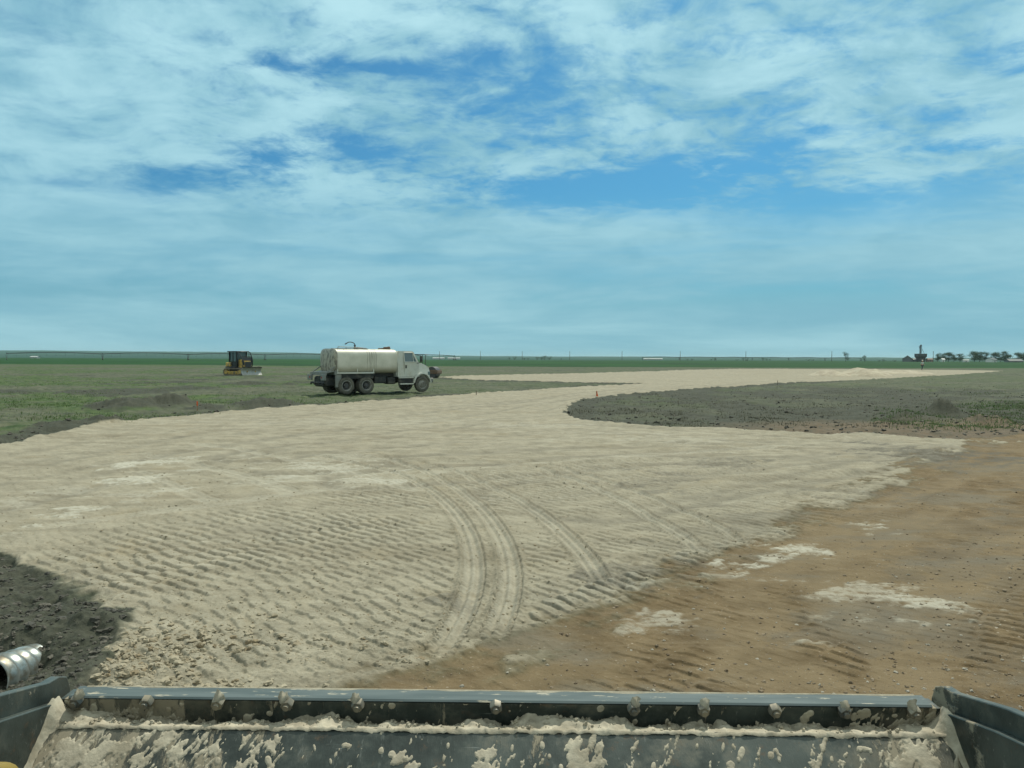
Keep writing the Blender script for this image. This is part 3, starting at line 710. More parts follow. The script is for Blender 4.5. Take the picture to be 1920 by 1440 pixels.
t_ = terrain(xs, ys); k_ = (t_[1] < .3) & (t_[2] < .3) & (RNG.uniform(0, 1, len(xs)) < np.clip(t_[3]*1.1, 0.02, 1)) & (fbm(xs*.6, ys*.6, 3, 210) > .42)
xs, ys = xs[k_], ys[k_]
grass_obj('weeds', 'fresh green weeds growing on the island right of the pad', xs, ys, RNG.uniform(0.05, 0.13, len(xs)), M['grass'], 9, 0.2)
xs, ys = rand_px(12000, -80, 1000, 690, 800)
t_ = terrain(xs, ys); k_ = (t_[1] < .2) & (RNG.uniform(0, 1, len(xs)) < np.clip(t_[3]*.8+.1, 0, 1)) & (fbm(xs*.3, ys*.3, 4, 211) > .45)
xs, ys = xs[k_], ys[k_]
grass_obj('grass', 'thin short grass over the flattened field left of the pad', xs, ys, RNG.uniform(0.05, 0.13, len(xs)), M['grass'], 6, 0.25)
xs, ys = rand_px(5000, 1070, 1960, 712, 800)
t_ = terrain(xs, ys); k_ = (t_[1] < .2) & (t_[2] < .2) & (fbm(xs*.5, ys*.5, 4, 212) > .50)
xs, ys = xs[k_], ys[k_]
grass_obj('dry_grass', 'sparse dull stubble on the dark soil island', xs, ys, RNG.uniform(0.04, 0.10, len(xs)), M['weed_dry'], 6, 0.2)

# ------------------------------------------------------------------ caliche stockpile
def pile(name, label, pxc, pyc, wpx, hgt, deep, seed):
    cx, cy = gp(pxc, pyc); w = wpx/F*cy
    n = 70; V = []; Fc = []
    base = hz(cx, cy)
    us = np.linspace(-1.25, 1.25, n); xx, yy = np.meshgrid(us, us, indexing='ij')
    X = xx*w; Y = yy*deep
    rr = np.hypot(xx, yy)
    z = hgt*np.clip(1-rr, -.05, 1)**0.85 if False else hgt*(np.clip(1-rr**1.7, 0, 1))
    z = z*(0.75+0.6*fbm((X+cx)*.8, (Y+cy)*.8, 4, seed)) + (fbm(X*2.5, Y*2.5, 3, seed+3)-.5)*.10*(z > 0.01) - 0.12*(rr > 1.0)
    V = np.stack([X, Y, z], -1).reshape(-1, 3)
    i, j = np.meshgrid(np.arange(n-1), np.arange(n-1), indexing='ij')
    Fc = np.stack([i*n+j, (i+1)*n+j, (i+1)*n+j+1, i*n+j+1], -1).reshape(-1, 4)
    o = raw_mesh(name, V, Fc, M['pile'], True); o.location = (cx, cy, base)
    tag(o, label, 'dirt pile', 'pale heaps of spread caliche'); return o
M['pile'] = simple('pile_caliche', (0.33, 0.29, 0.21), 0.95, dirt=(0.40, 0.37, 0.28), dirt_amt=0.5, scale=0.9, bumpd=0.05)
pile('gravel_pile', 'tallest pale caliche heap beside the far bend of the road', 1618, 706, 46, 1.05, 5.0, 301)
pile('gravel_pile', 'low broad caliche heap just left of the tallest heap', 1555, 706, 34, 0.72, 4.0, 305)
pile('gravel_pile', 'long flat caliche spread trailing right of the tallest heap', 1690, 703, 55, 0.45, 5.0, 309)

# ------------------------------------------------------------------ culvert
def culvert():
    p0 = at(-34, 1282, 5.55); p1 = at(50, 1252, 6.25)
    d = (p1-p0).normalized()
    ro = 0.165; prof = []
    Lg = 0.9; n = 100
    for i in range(n+1):
        s = Lg*i/n; prof.append((s, ro+0.013*math.cos(2*math.pi*s/0.165)))
    inner = [(s, r-0.006) for s, r in prof[::-1]]
    mb = MB()
    y = d; x = Vector((0, 0, 1)).cross(y).normalized(); z = y.cross(x) * -1
    z = x.cross(y)
    mt = Matrix((x, y, z)).transposed().to_4x4()
    # negative start so the open end sits at p0
    mb.lathe(prof+inner+[prof[0]], 40, mt)
    o = mb.build('culvert_pipe', M['galv'], None, 60); o.location = p0
    tag(o, 'shiny corrugated steel culvert pipe half buried in dark soil', 'pipe')
culvert()

# ------------------------------------------------------------------ stakes
def stake(px, py, hm, kind, label):
    x, y = gp(px, py); z = hz(x, y)
    t = empty('survey_stake', (x, y, z), 0.3); tag(t, label, 'stake', 'survey stakes around the pad')
    w = 0.02
    if kind == 'lath':
        MB().box(-w, w, -.008, .008, -.08, hm).build('stake', 'wood', t)
        MB().box(-w-.006, w+.006, -.014, .014, hm*.55, hm+.01).build('painted_top', 'orange', t)
    elif kind == 'flag':
        MB().box(-w*.6, w*.6, -.008, .008, -.08, hm).build('stake', 'wood', t)
        MB().add([(-.03, -.02, 0.02), (.13, -.02, .0), (.08, .0, hm*.55), (.055, 0, hm*1.05), (.02, .0, hm*1.0), (.0, .02, hm*.5)], [(0, 1, 2, 5), (5, 2, 3, 4)]).build('ribbon', 'orange', t)
    else:
        MB().box(-w, w, -.01, .01, -.08, hm).build('stake', 'pole_wood', t)
    return t
stake(370, 774, 0.40, 'lath', 'orange topped stake beside the dark mounds on the left')
stake(1118, 746, 0.33, 'flag', 'orange ribbon marker at the tip of the dark soil island')
stake(1458, 722, 0.45, 'bare', 'plain thin wooden stake along the far road edge')
stake(893, 742, 0.25, 'bare', 'short bare stake on the grass side of the road bend')

# ------------------------------------------------------------------ wheels
def wheel(parent, x, y, r, w, side, dual=False):
    # side: -1 right (outer face at -y)
    prof = []
    hw = w/2
    o = MB()
    tp = [(-hw*0.8, r*0.60), (-hw, r*0.70), (-hw, r*0.90), (-hw*0.8, r*0.985), (-hw*.35, r), (hw*.35, r), (hw*0.8, r*0.985), (hw, r*0.90), (hw, r*0.70), (hw*0.8, r*0.60)]
    o.lathe(tp+[tp[0]], 36)
    # tread lugs
    for i in range(30):
        a = 2*math.pi*i/30
        mt = Matrix.Rotation(a, 4, 'Y') @ Matrix.Translation((0, 0, r*0.995))
        o.box(-.016, .016, -hw*.82, -hw*.25, 0, .014, mt); o.box(-.016, .016, hw*.25, hw*.82, 0, .014, mt)
    if dual:
        o2 = [(y_+(-side)*(w+.07), r_) for y_, r_ in tp]; o.lathe(o2+[o2[0]], 36)
    t = o.build('wheel', 'rubber', parent); t.location = (x, y, r)
    mb = MB(); s = side
    if dual: pf = [(s*hw*.98, r*.64), (s*hw*1.02, r*.60), (s*hw*.9, r*.55), (-s*hw*.3, r*.50), (-s*hw*.4, r*.30), (s*hw*.4, r*.28), (s*hw*.85, r*.17), (s*hw*.9, .001)]
    else: pf = [(s*hw*.95, r*.62), (s*hw*.9, r*.56), (s*hw*.55, r*.50), (s*hw*.85, r*.36), (s*hw*1.02, r*.30), (s*hw*1.1, r*.20), (s*hw*1.15, .001)]
    mb.lathe(pf[:4] if dual else pf, 28); nb = mb
    if dual:
        hb = MB(); hb.lathe([(-s*hw*.3, r*.50)]+pf[4:], 24); hb.build('hub', 'dark_metal', t)  # hub and dish in dark metal, the deep shade of the dish put into the colour
    for i in range(10):
        a = 2*math.pi*i/10; q = (r*.26*math.cos(a), r*.26*math.sin(a))
        ys_ = s*hw*(.45 if dual else 1.0)
        nb.tube((q[0], ys_, q[1]), (q[0], ys_+s*.04, q[1]), .02, .02, 6)
    nb.build('rim', 'rim', t)
    return t

# ------------------------------------------------------------------ water truck
def water_truck():
    hd = R(39)
    # mid tandem near side at depth 48.8 ; centreline is 1.2 m to the truck's left
    nx, ny = gp(669, 740.6)
    cx, cy = nx - 1.2*math.sin(hd), ny + 1.2*math.cos(hd)
    z = hz(cx, cy)
    z = max(z, 0)-0.02
    t = empty('water_truck', (cx, cy, z), hd); t.scale = (1.035, 1.02, 1.02)
    tag(t, 'dirty white water tank truck parked on bare soil behind the pad', 'water truck')
    # frame
    mb = MB()
    for s in (-1, 1): mb.box(-1.95, 5.35, s*.42-.04, s*.42+.04, .78, 1.02)
    for x in (-1.9, -.9, 0, .9, 2.0, 3.2, 5.2): mb.box(x-.05, x+.05, -.38, .38, .82, .98)
    for x in (-.68, .68, 4.78): mb.tube((x, -1.0, .52), (x, 1.0, .52), .09, .09, 10)
    mb.tube((1.0, 0, .62), (3.9, 0, .78), .06, .06, 8)
    mb.box(1.35, 2.2, -.95, -.45, .62, 1.05, bev=.04); mb.box(2.3, 2.9, -.9, -.45, .55, 1.0, bev=.05)
    mb.box(1.5, 2.8, .45, .95, .6, 1.05, bev=.04)
    mb.box(3.2, 5.3, -.4, .4, .62, .95, bev=.05)
    mb.build('frame', 'black_frame', t)
    mb = MB(); mb.box(-1.28, 1.22, -1.02, 1.02, 1.06, 1.36); mb.box(1.22, 2.9, -.6, .6, 1.06, 1.36)
    for s in (-1, 1): mb.box(-1.3, 1.22, s*1.03-.03, s*1.03+.03, .95, 1.24)
    mb.build('subframe', 'black_frame', t)
    # tank
    mb = MB(); prof = []; n = 44; W, Ht, zc = 1.19, 0.79, 2.12
    def ring(x, k):
        out = []
        for i in range(n):
            a = 2*math.pi*i/n; e = 2/4.2
            c_, s_ = math.cos(a), math.sin(a)
            out.append((x, W*k*math.copysign(abs(c_)**e, c_), zc+Ht*k*math.copysign(abs(s_)**e, s_)))
        return out
    st = [(-1.44, .02), (-1.43, .45), (-1.40, .75), (-1.36, .90), (-1.30, .965), (-1.30, 1.0), (-1.24, 1.0), (-1.235, .99), (-.2, .99), (0.8, .99), (1.9, .99), (2.78, .99), (2.785, 1.0), (2.84, 1.0), (2.88, .96), (2.92, .80), (2.94, .5), (2.95, .02)]
    V = []; Fq = []
    for x, k in st: V += ring(x, k)
    for k in range(len(st)-1):
        for i in range(n):
            j = (i+1) % n; Fq.append((k*n+i, k*n+j, (k+1)*n+j, (k+1)*n+i))
    Fq += [tuple(range(n)), tuple(range((len(st)-1)*n, len(st)*n))]
    mb.add(V, Fq); tank = mb.build('tank', 'tank', t, 35); tank.location.z = -.09
    mb = MB()
    for x in (.72,): mb.prism([(x-.02, 0), (x+.02, 0), (x+.02, .01), (x-.02, .01)], -.3, .3, Matrix.Translation((0, 0, 2.92)))
    mb.tube((.72, 0, 2.86), (.72, 0, 2.95), .30, .30, 20); mb.tube((.72, 0, 2.95), (.72, 0, 2.99), .33, .28, 20)
    mb.build('hatch', 'grey_metal', tank)
    mb = MB(); mb.box(2.15, 2.75, -.55, .1, 2.9, 2.98, bev=.03); mb.tube((2.25, -.5, 3.0), (2.7, -.5, 3.02), .045, .045, 8); mb.box(2.62, 2.74, -.5, -.3, 2.96, 3.08, bev=.02)
    mb.build('fill_box', 'rust', tank)
    # walkway rail on the tank top
    mb = MB(); mb.path([(-1.1, -.75, 2.86), (-1.02, -.75, 3.02), (.35, -.75, 2.99), (.9, -.75, 2.94)], .022, 6)
    for x in (-.5, .1): mb.tube((x, -.75, 2.8), (x, -.75, 3.0), .018, .018, 6)
    mb.build('hand_rail', 'grey_metal', tank)
    mb = MB(); mb.box(-1.1, 1.1, -.62, .1, 2.905, 2.93); mb.build('walkway', 'grey_metal', tank)
    # spray monitor
    mb = MB(); mb.tube((.3, -.35, 2.9), (.3, -.35, 3.10), .05, .05, 10); mb.tube((.3, -.35, 3.10), (.3, -.35, 3.16), .07, .07, 10)
    pts = [(.3, -.35, 3.16)]
    for i in range(1, 9):
        a = math.pi*.62*i/8; pts.append((.3-.32*(1-math.cos(a)), -.35, 3.16+.17*math.sin(a)))
    pts.append((-.28, -.35, 3.24)); mb.path(pts, .028, 8); mb.tube((-.26, -.35, 3.25), (-.38, -.35, 3.19), .045, .03, 8)
    mb.build('spray_nozzle', 'dark_metal', tank)
    # side ledge with posts
    for s in (-1, 1):
        mb = MB(); mb.box(-1.3, 1.22, s*1.10-.07, s*1.10+.07, 1.26, 1.36)
        for x in (-1.26, .06, 1.18): mb.box(x-.03, x+.03, s*1.13-.03, s*1.13+.03, 1.36, 1.56)
        mb.build('side_rail', 'white_paint', t)
    # rear apron, boxes, mudflaps, lights, spray bar
    mb = MB(); mb.prism([(-2.0, 1.34), (-1.32, 1.44), (-1.32, 1.40), (-2.0, 1.30)], -1.1, 1.1); mb.box(-2.03, -1.95, -1.1, 1.1, 1.18, 1.36)
    mb.box(-1.45, -1.3, -1.15, 1.15, 1.2, 1.42)
    for s in (-1, 1): mb.prism([(-1.95, 1.36), (-1.35, 1.75), (-1.35, 1.68), (-1.9, 1.32)], s*1.02-.02, s*1.02+.02)
    mb.build('rear_apron', 'grey_metal', t)
    for s in (-1, 1):
        mb = MB(); mb.box(-1.38, -.98, s*1.05-.06, s*1.05+.12*0+.06, .42, 1.24, bev=.03); mb.build('mudflap', 'grey_metal', t)
        mb = MB(); mb.box(-2.16, -2.04, s*.95-.28, s*.95+.28, .86, 1.22, bev=.02); lb = mb.build('light_box', 'grey_metal', t)
        mb = MB(); mb.tube((-2.16, s*.85, 1.04), (-2.18, s*.85, 1.04), .06, .06, 12); mb.build('tail_light', simple('tail_red', (.3, .02, .015), .4), lb)
    mb = MB(); mb.box(-1.95, -1.1, -.75, .75, .45, 1.1, bev=.1); mb.tube((-2.0, -1.0, .7), (-2.0, 1.0, .7), .06, .06, 10)
    for y_ in (-.8, -.3, .3, .8): mb.tube((-2.0, y_, .7), (-2.14, y_, .62), .04, .06, 8)
    mb.build('pump', 'black_frame', t)
    # cab
    prof = [(2.98, 1.02), (2.98, 2.62), (3.06, 2.70), (4.08, 2.70), (4.20, 2.64), (4.52, 1.98), (4.58, 1.90), (4.55, 1.02)]
    mb = MB()
    n = len(prof); yl, yu = 1.06, 0.94
    def hwid(z): return yl if z < 1.95 else yl-(z-1.95)/.75*(yl-yu)
    V = [(x, -hwid(z_), z_) for x, z_ in prof]+[(x, hwid(z_), z_) for x, z_ in prof]
    mb.add(V, [(i, (i+1) % n, n+(i+1) % n, n+i) for i in range(n)]+[tuple(range(n)), tuple(range(2*n-1, n-1, -1))])
    mb.box(2.945, 2.985, -.9, .9, 1.1, 2.5)
    cab = mb.build('cab', 'white_paint', t, 25)
    # hood
    mb = MB(); hp = [(4.5, 1.0), (4.5, 2.0), (4.9, 1.92), (5.28, 1.78), (5.48, 1.62), (5.56, 1.42), (5.58, 1.0), (5.52, .75), (4.9, .9)]
    def hw2(x): return .98-(x-4.5)*.22
    n = len(hp)
    V = [(x, -hw2(x)*(.82 if z_ > 1.7 else 1), z_) for x, z_ in hp]+[(x, hw2(x)*(.82 if z_ > 1.7 else 1), z_) for x, z_ in hp]
    mb.add(V, [(i, (i+1) % n, n+(i+1) % n, n+i) for i in range(n)]+[tuple(range(n)), tuple(range(2*n-1, n-1, -1))])
    mb.build('hood', 'white_paint', t, 35)
    for s in (-1, 1):
        mb = MB(); pts = []
        for i in range(13):
            a = math.pi*(0.02+.96*i/12); pts.append((4.78+.68*math.cos(a), .58+.70*math.sin(a)))
        inn = [(4.78+(x-4.78)*.88, .58+(z_-.58)*.88) for x, z_ in pts]
        V = []; Fq = []
        for (x, z_), (xi, zi) in zip(pts, inn):
            V += [(x, s*.70, z_), (x, s*1.17, z_), (xi, s*1.19, zi), (xi, s*.70, zi)]
        for i in range(12):
            for k in range(4): Fq.append((i*4+k, i*4+(k+1) % 4, i*4+4+(k+1) % 4, i*4+4+k))
        Fq += [(0, 1, 2, 3), (48, 49, 50, 51)]
        mb.add(V, Fq); mb.build('fender', 'white_paint', t, 40)
        # step fairing
        mb = MB(); mb.box(3.02, 4.12, s*1.08-.06, s*1.08+.06, .93, 1.0); mb.box(3.1, 4.1, s*1.12-.06, s*1.12+.06, .52, .60)
        mb.build('step', 'white_paint', t)
        mb = MB(); mb.box(3.05, 4.1, s*.95-.12, s*.95+.1, .6, .93, bev=.05); mb.build('fuel_tank', 'black_frame', t)
        # door with window
        dr = MB()
        y_ = s*(yl+.012)
        prof2 = [(3.46, 1.08), (4.34, 1.08), (4.40, 1.9), (4.38, 1.98), (3.46, 1.98)]
        dr.prism(prof2, min(y_, y_-s*.02), max(y_, y_-s*.02))
        # upper frame leaning in
        def P(x, z_): return (x, s*(hwid(z_)+.012), z_)
        def bar(a, b_, w=.035): dr.tube(P(*a), P(*b_), w, w, 6)
        bar((3.46, 1.98), (3.46, 2.60)); bar((3.46, 2.60), (4.12, 2.60)); bar((4.12, 2.6), (4.40, 1.98)); bar((3.46, 1.98), (4.40, 1.98), .03); bar((4.12, 2.55), (4.14, 2.0), .02)
        d = dr.build('door', 'white_paint', t, 30)
        MB().add([P(3.49, 2.0), P(4.36, 2.0), P(4.1, 2.57), P(3.49, 2.57)], [(0, 1, 2, 3)]).build('window', 'glass', d)
        MB().box(3.52, 3.62, y_-.02, y_+.02, 1.58, 1.78).build('handle', 'black_frame', d)
        # mirror
        mb = MB(); mb.path([(4.36, s*1.08, 2.45), (4.5, s*1.38, 2.4), (4.5, s*1.38, 1.95), (4.4, s*1.08, 1.9)], .018, 6); mb.box(4.47, 4.55, s*1.38-.1, s*1.38+.1, 1.98, 2.38, bev=.02)
        mb.build('mirror', 'black_frame', t)
        mb = MB(); mb.box(5.42, 5.585, s*.68-.12, s*.68+.12, 1.12, 1.34, bev=.02); mb.build('headlight', 'glass', t)
    MB().add([(4.225, -.84, 2.62), (4.225, .84, 2.62), (4.54, .95, 2.0), (4.54, -.95, 2.0)], [(0, 1, 2, 3)]).build('windshield', 'glass', t).location = (.02, 0, .005)
    mb = MB(); mb.box(5.575, 5.60, -.45, .45, 1.0, 1.5)
    for i in range(6): mb.box(5.60, 5.62, -.45, .45, 1.04+i*.075, 1.07+i*.075)
    mb.build('grille', 'dark_metal', t)
    mb = MB(); mb.box(5.45, 5.68, -1.08, 1.08, .62, .92, bev=.05); mb.build('bumper', 'grey_metal', t)
    mb = MB(); mb.tube((3.05, .8, 1.0), (3.05, .8, 2.9), .06, .06, 10); mb.build('exhaust_stack', 'dark_metal', t)
    for x in (-.68, .68):
        for s in (-1, 1): wheel(t, x, s*1.05, .52, .27, s, True)
    for s in (-1, 1): wheel(t, 4.78, s*1.02, .51, .29, s)
water_truck()

# ------------------------------------------------------------------ bulldozer
def bulldozer():
    cx, cy = gp(448, 703.5); hd = R(-32)
    z = max(hz(cx, cy), 0)
    t = empty('bulldozer', (cx-.1, cy+.9, z), hd); t.scale = (1.08, 1.08, 1.03); tag(t, 'small yellow tracked bulldozer with dark cab out in the stripped field', 'bulldozer')
    # tracks : rounded loop
    for s in (-1, 1):
        mb = MB(); pts = []; Lh, r = 1.28, .42
        for i in range(13): a = math.pi/2+math.pi*i/12; pts.append((-Lh+r*math.cos(a), .42+r*math.sin(a)))
        for i in range(13): a = -math.pi/2+math.pi*i/12; pts.append((Lh+(r)*math.cos(a), .42+r*math.sin(a)))
        inn = [(x*.955 if abs(x) > Lh else x, .42+(z_-.42)*.82) for x, z_ in pts]
        n = len(pts); V = []; Fq = []
        for (x, z_), (xi, zi) in zip(pts, inn): V += [(x, s*.72, z_), (x, s*1.22, z_), (xi, s*1.22, zi), (xi, s*.72, zi)]
        for i in range(n):
            j = (i+1) % n
            for k in range(4): Fq.append((i*4+k, i*4+(k+1) % 4, j*4+(k+1) % 4, j*4+k))
        mb.add(V, Fq)
        # grousers
        per = []
        for i in range(n):
            a, b_ = Vector(pts[i]), Vector(pts[(i+1) % n]); m_ = max(1, int((b_-a).length/.17))
            for k in range(m_): per.append((a.lerp(b_, k/m_), (b_-a).normalized()))
        for p, d in per:
            nx_, nz_ = d.y, -d.x
            if (p.x*nx_ + (p.y-.42)*nz_) < 0: nx_, nz_ = -nx_, -nz_
            mb.add([(p.x-d.x*.012, s*.70, p.y-d.y*.012), (p.x+d.x*.012, s*.70, p.y+d.y*.012), (p.x+nx_*.05, s*.70, p.y+nz_*.05),
                    (p.x-d.x*.012, s*1.24, p.y-d.y*.012), (p.x+d.x*.012, s*1.24, p.y+d.y*.012), (p.x+nx_*.05, s*1.24, p.y+nz_*.05)], [(0, 1, 2), (3, 4, 5), (0, 1, 4, 3), (1, 2, 5, 4), (2, 0, 3, 5)])
        tr = mb.build('track', 'track_steel', t, 30)
        mb = MB(); mb.box(-1.2, 1.2, s*.97-.14, s*.97+.14, .30, .52, bev=.03)
        for x in (-.85, -.5, -.15, .2, .55, .9): mb.tube((x, s*.8, .2), (x, s*1.15, .2), .11, .11, 12)
        mb.tube((-1.28, s*.8, .44), (-1.28, s*1.16, .44), .30, .30, 18); mb.tube((1.28, s*.8, .42), (1.28, s*1.16, .42), .28, .28, 18)
        mb.build('track_frame', 'yellow', tr)
    mb = MB(); mb.box(-1.3, 1.3, -.66, .66, .45, .98, bev=.06); mb.box(-1.45, .2, -1.1, 1.1, .93, 1.08, bev=.02); mb.build('chassis', 'dark_metal', t)
    mb = MB(); mb.prism([(.25, .98), (.25, 1.98), (1.25, 1.82), (1.38, 1.6), (1.38, .98)], -.48, .48); mb.build('engine_hood', 'yellow', t)
    mb = MB(); mb.box(1.38, 1.42, -.42, .42, 1.0, 1.7)
    for i in range(7): mb.box(1.42, 1.44, -.42, .42, 1.05+i*.09, 1.08+i*.09)
    mb.build('grille', 'dark_metal', t)
    mb = MB(); mb.box(-1.62, -.75, -.95, .95, 1.08, 1.62, bev=.08); mb.build('fuel_tank', 'yellow', t)
    # cab
    mb = MB(); mb.box(-1.0, .2, -.72, .72, 1.08, 1.75, bev=.03)
    for x, y_ in ((-1.05, .78), (-1.05, -.78), (.2, .72), (.2, -.72)): mb.box(x-.06, x+.06, y_-.06, y_+.06, 1.1, 3.0)
    mb.box(-.52, -.42, -.76, -.70, 1.7, 2.9); mb.box(-.52, -.42, .70, .76, 1.7, 2.9)
    mb.box(-1.3, .45, -.95, .95, 2.92, 3.06, bev=.04)
    cab = mb.build('cab', 'dark_cab', t)
    mb = MB()
    for s in (-1, 1): mb.box(-.98, .14, s*.70-.01, s*.70+.01, 1.76, 2.9)
    mb.box(-1.02, -1.0, -.7, .7, 1.76, 2.9); mb.box(.15, .17, -.66, .66, 1.9, 2.9)
    mb.build('windows', 'glass', cab)
    # sweeps guard bars curving from roof to the hood front
    mb = MB()
    for s in (-1, 1):
        pts = [(.4, s*.85, 3.0), (.75, s*.84, 2.85), (1.05, s*.8, 2.4), (1.3, s*.75, 1.9), (1.32, s*.7, 1.3), (1.2, s*.66, 1.0)]
        mb.path(pts, .055, 8)
        mb.path([(.5, s*.85, 2.95), (.7, s*.7, 1.95)], .035, 6)
    mb.path([(1.05, -.8, 2.4), (1.05, .8, 2.4)], .03, 6); mb.path([(1.3, -.75, 1.9), (1.3, .75, 1.9)], .04, 6)
    mb.add([(1.1, -.78, 2.3), (1.1, .78, 2.3), (1.36, .73, 1.3), (1.36, -.73, 1.3)], [(0, 1, 2, 3)])
    mb.build('brush_guard', 'dark_cab', t)
    mb = MB(); mb.tube((.75, .1, 1.85), (.75, .1, 2.45), .06, .05, 10); mb.build('exhaust_stack', 'dark_metal', t)
    # blade : curved
    mb = MB(); pr = []
    for i in range(9):
        u = i/8; pr.append((2.18-.20*math.sin(math.pi*u)-.05*u, .02+.92*u))
    bk = [(x-.05, z_) for x, z_ in pr[::-1]]
    mb.prism(pr+bk, -1.45, 1.45); mb.build('blade', 'blade_steel', t, 30)
    mb = MB(); mb.box(2.0, 2.16, -1.35, 1.35, .94, 1.0)
    for i in range(26):
        y_ = -1.3+i*.104; mb.box(1.98, 2.24, y_-.05, y_+.05, .94, 1.02+.05*random.random(), Matrix.Rotation(random.uniform(-.05, .05), 4, 'X'))
    mb.build('soil_on_blade', 'darkclod', t)
    for s in (-1, 1):
        mb = MB(); mb.box(.2, 2.05, s*.60-.07, s*.60+.07, .40, .58, bev=.02); mb.tube((1.2, s*.35, 1.1), (1.98, s*.4, .75), .05, .04, 8); mb.build('push_arm', 'yellow', t)
bulldozer()

# ------------------------------------------------------------------ roller mostly hidden behind the truck
def roller():
    cx, cy = gp(812, 709.5); z = max(0, hz(cx, cy)); hd = R(-12)
    t = empty('road_roller', (cx, cy+.8, z), hd); t.scale = (.8, .8, .93); tag(t, 'rusty drum roller with black canopy parked behind the truck', 'roller')
    mb = MB(); mb.lathe([(-1.0, .001), (-1.0, .70), (-.98, .72), (.98, .72), (1.0, .70), (1.0, .001)], 32, Matrix.Translation((0, 0, .72))); mb.build('drum', 'dark_metal', t)
    mb = MB()
    for s in (-1, 1): mb.box(-.95, .85, s*1.08-.06, s*1.08+.06, .55, 1.05, bev=.03)
    mb.box(.74, .90, -1.1, 1.1, .6, 1.0, bev=.03); mb.box(-1.0, -.82, -1.1, 1.1, .6, 1.05, bev=.03)
    mb.build('drum_frame', 'rust', t)
    mb = MB(); mb.box(-5.0, -3.2, -.7, .7, .7, 1.7, bev=.15); mb.box(-3.3, -1.2, -.75, .75, .55, 1.15, bev=.06); mb.build('body', 'yellow', t)
    for x in (-3.1, -1.5):
        for s in (-1, 1): MB().tube((x, s*.65, 1.1), (x, s*.65, 2.9), .04, .04, 8).build('canopy_post', 'dark_metal', t)
    mb = MB(); mb.prism([(-3.4, 2.92), (-3.3, 3.0), (-1.2, 3.0), (-1.05, 2.95), (-1.1, 2.9)], -.8, .8); mb.build('canopy', 'dark_cab', t)
    for s in (-1, 1): wheel(t, -3.9, s*.95, .75, .5, s)
roller()

# ------------------------------------------------------------------ irrigation pivots
def pivot(x0, y0, dx, dy, n, label, pipe_r=0.15, kk=1.5, overhang=False):
    ang = math.atan2(dy, dx); Lsp = math.hypot(dx, dy)
    t = empty('irrigation_pivot', (x0, y0, 0), ang); tag(t, label, 'irrigation pivot', 'centre pivot sprinklers on the fields')
    hh = 4.0
    for i in range(n):
        wx, wy = x0+dx*i, y0+dy*i; gz = hz(wx, wy)
        mb = MB(); X = i*Lsp
        for s in (-1, 1):
            mb.path([(X, 0, hh), (X, s*2.0, gz+.6)], .055*kk, 5); mb.path([(X+.9, 0, hh-.2), (X, s*2.0, gz+.6)], .04*kk, 5)
            mb.path([(X-.9, 0, hh-.2), (X, s*2.0, gz+.6)], .04*kk, 5)
        mb.path([(X, -2.0, gz+.6), (X, 2.0, gz+.6)], .08*kk, 5); mb.tube((X, 0, hh), (X, 0, hh+.5), .2*kk, .2*kk, 6)
        tw = mb.build('tower', 'dark_metal', t)
        for s in (-1, 1):
            w = MB(); w.lathe([(-.18, .3), (-.2, .6), (.2, .6), (.18, .3), (-.18, .3)], 14, Matrix.Translation((X, 0, gz+.6)) @ Matrix.Rotation(math.pi/2, 4, 'Z') @ Matrix.Translation((s*2.0, 0, 0)))
            w.build('wheel', 'rubber', tw)
        if i < n-1:
            mb = MB(); K = 10; pts = []; low = []
            for k in range(K+1):
                u = k/K; pts.append((X+Lsp*u, 0, hh+.9*math.sin(math.pi*u)))
            mb.path(pts, pipe_r*kk, 5)
            for k in range(1, K):
                p = pts[k]; low.append((p[0], 0, p[2]-1.0*min(1, 3*min(k, K-k)/K)))
                for s in (-1, 1): mb.tube(p, (p[0], s*.7, p[2]-.9*min(1, 3*min(k, K-k)/K)), .022*kk, .022*kk, 3)
                if k % 1 == 0: mb.tube((p[0], 0, p[2]), (p[0], 0, p[2]-1.9), .025*kk, .025*kk, 3); mb.box(p[0]-.12, p[0]+.12, -.1, .1, p[2]-2.05, p[2]-1.85)
            for s in (-1, 1): mb.path([(X, 0, hh)]+[(q[0], s*.7, q[2]+.1) for q in low]+[(X+Lsp, 0, hh)], .022*kk, 3)
            mb.build('span_pipe', 'dark_metal', t, 0)
    return t
pivot(-321, 488, 45.2, 29.5, 7, 'long arched sprinkler line across the green field on the left')
pivot(190, 1120, 54, 2, 7, 'faint distant sprinkler line on the horizon right of centre', kk=2.0)

# ------------------------------------------------------------------ utility poles
def pole_at(px, ytop, ybase_h=10.5):
    # distance from height in pixels
    pass
POLES = [(824, 961), (900.5, 950), (979, 935), (1068, 905), (1166, 880), (1275, 850), (1398, 820), (1559, 790), (1749, 760)]
POLE_LAB = ['utility pole above the end of the left sprinkler line', 'lone utility pole left of the dark shrubs on the horizon', 'utility pole rising among the low dark shrubs', 'utility pole just right of the round tree clump',
            'utility pole left of the far white sheds', 'utility pole in the open stretch of skyline right of the sheds', 'utility pole rising between two small dark trees', 'utility pole left of the first lone tree', 'tall utility pole at the left end of the farmyard trees']
def make_pole():
    t = empty('utility_pole', (0, 0, 0))
    MB().tube((0, 0, -.5), (0, 0, 10.5), .28, .20, 8).build('pole', 'pole_wood', t)
    MB().box(-1.1, 1.1, -.07, .07, 9.6, 9.75).build('crossarm', 'pole_wood', t)
    for x in (-1, -.35, .35, 1): MB().tube((x, 0, 9.75), (x, 0, 9.95), .06, .05, 6).build('insulator', 'grey_metal', t)
    return t
pp = make_pole()
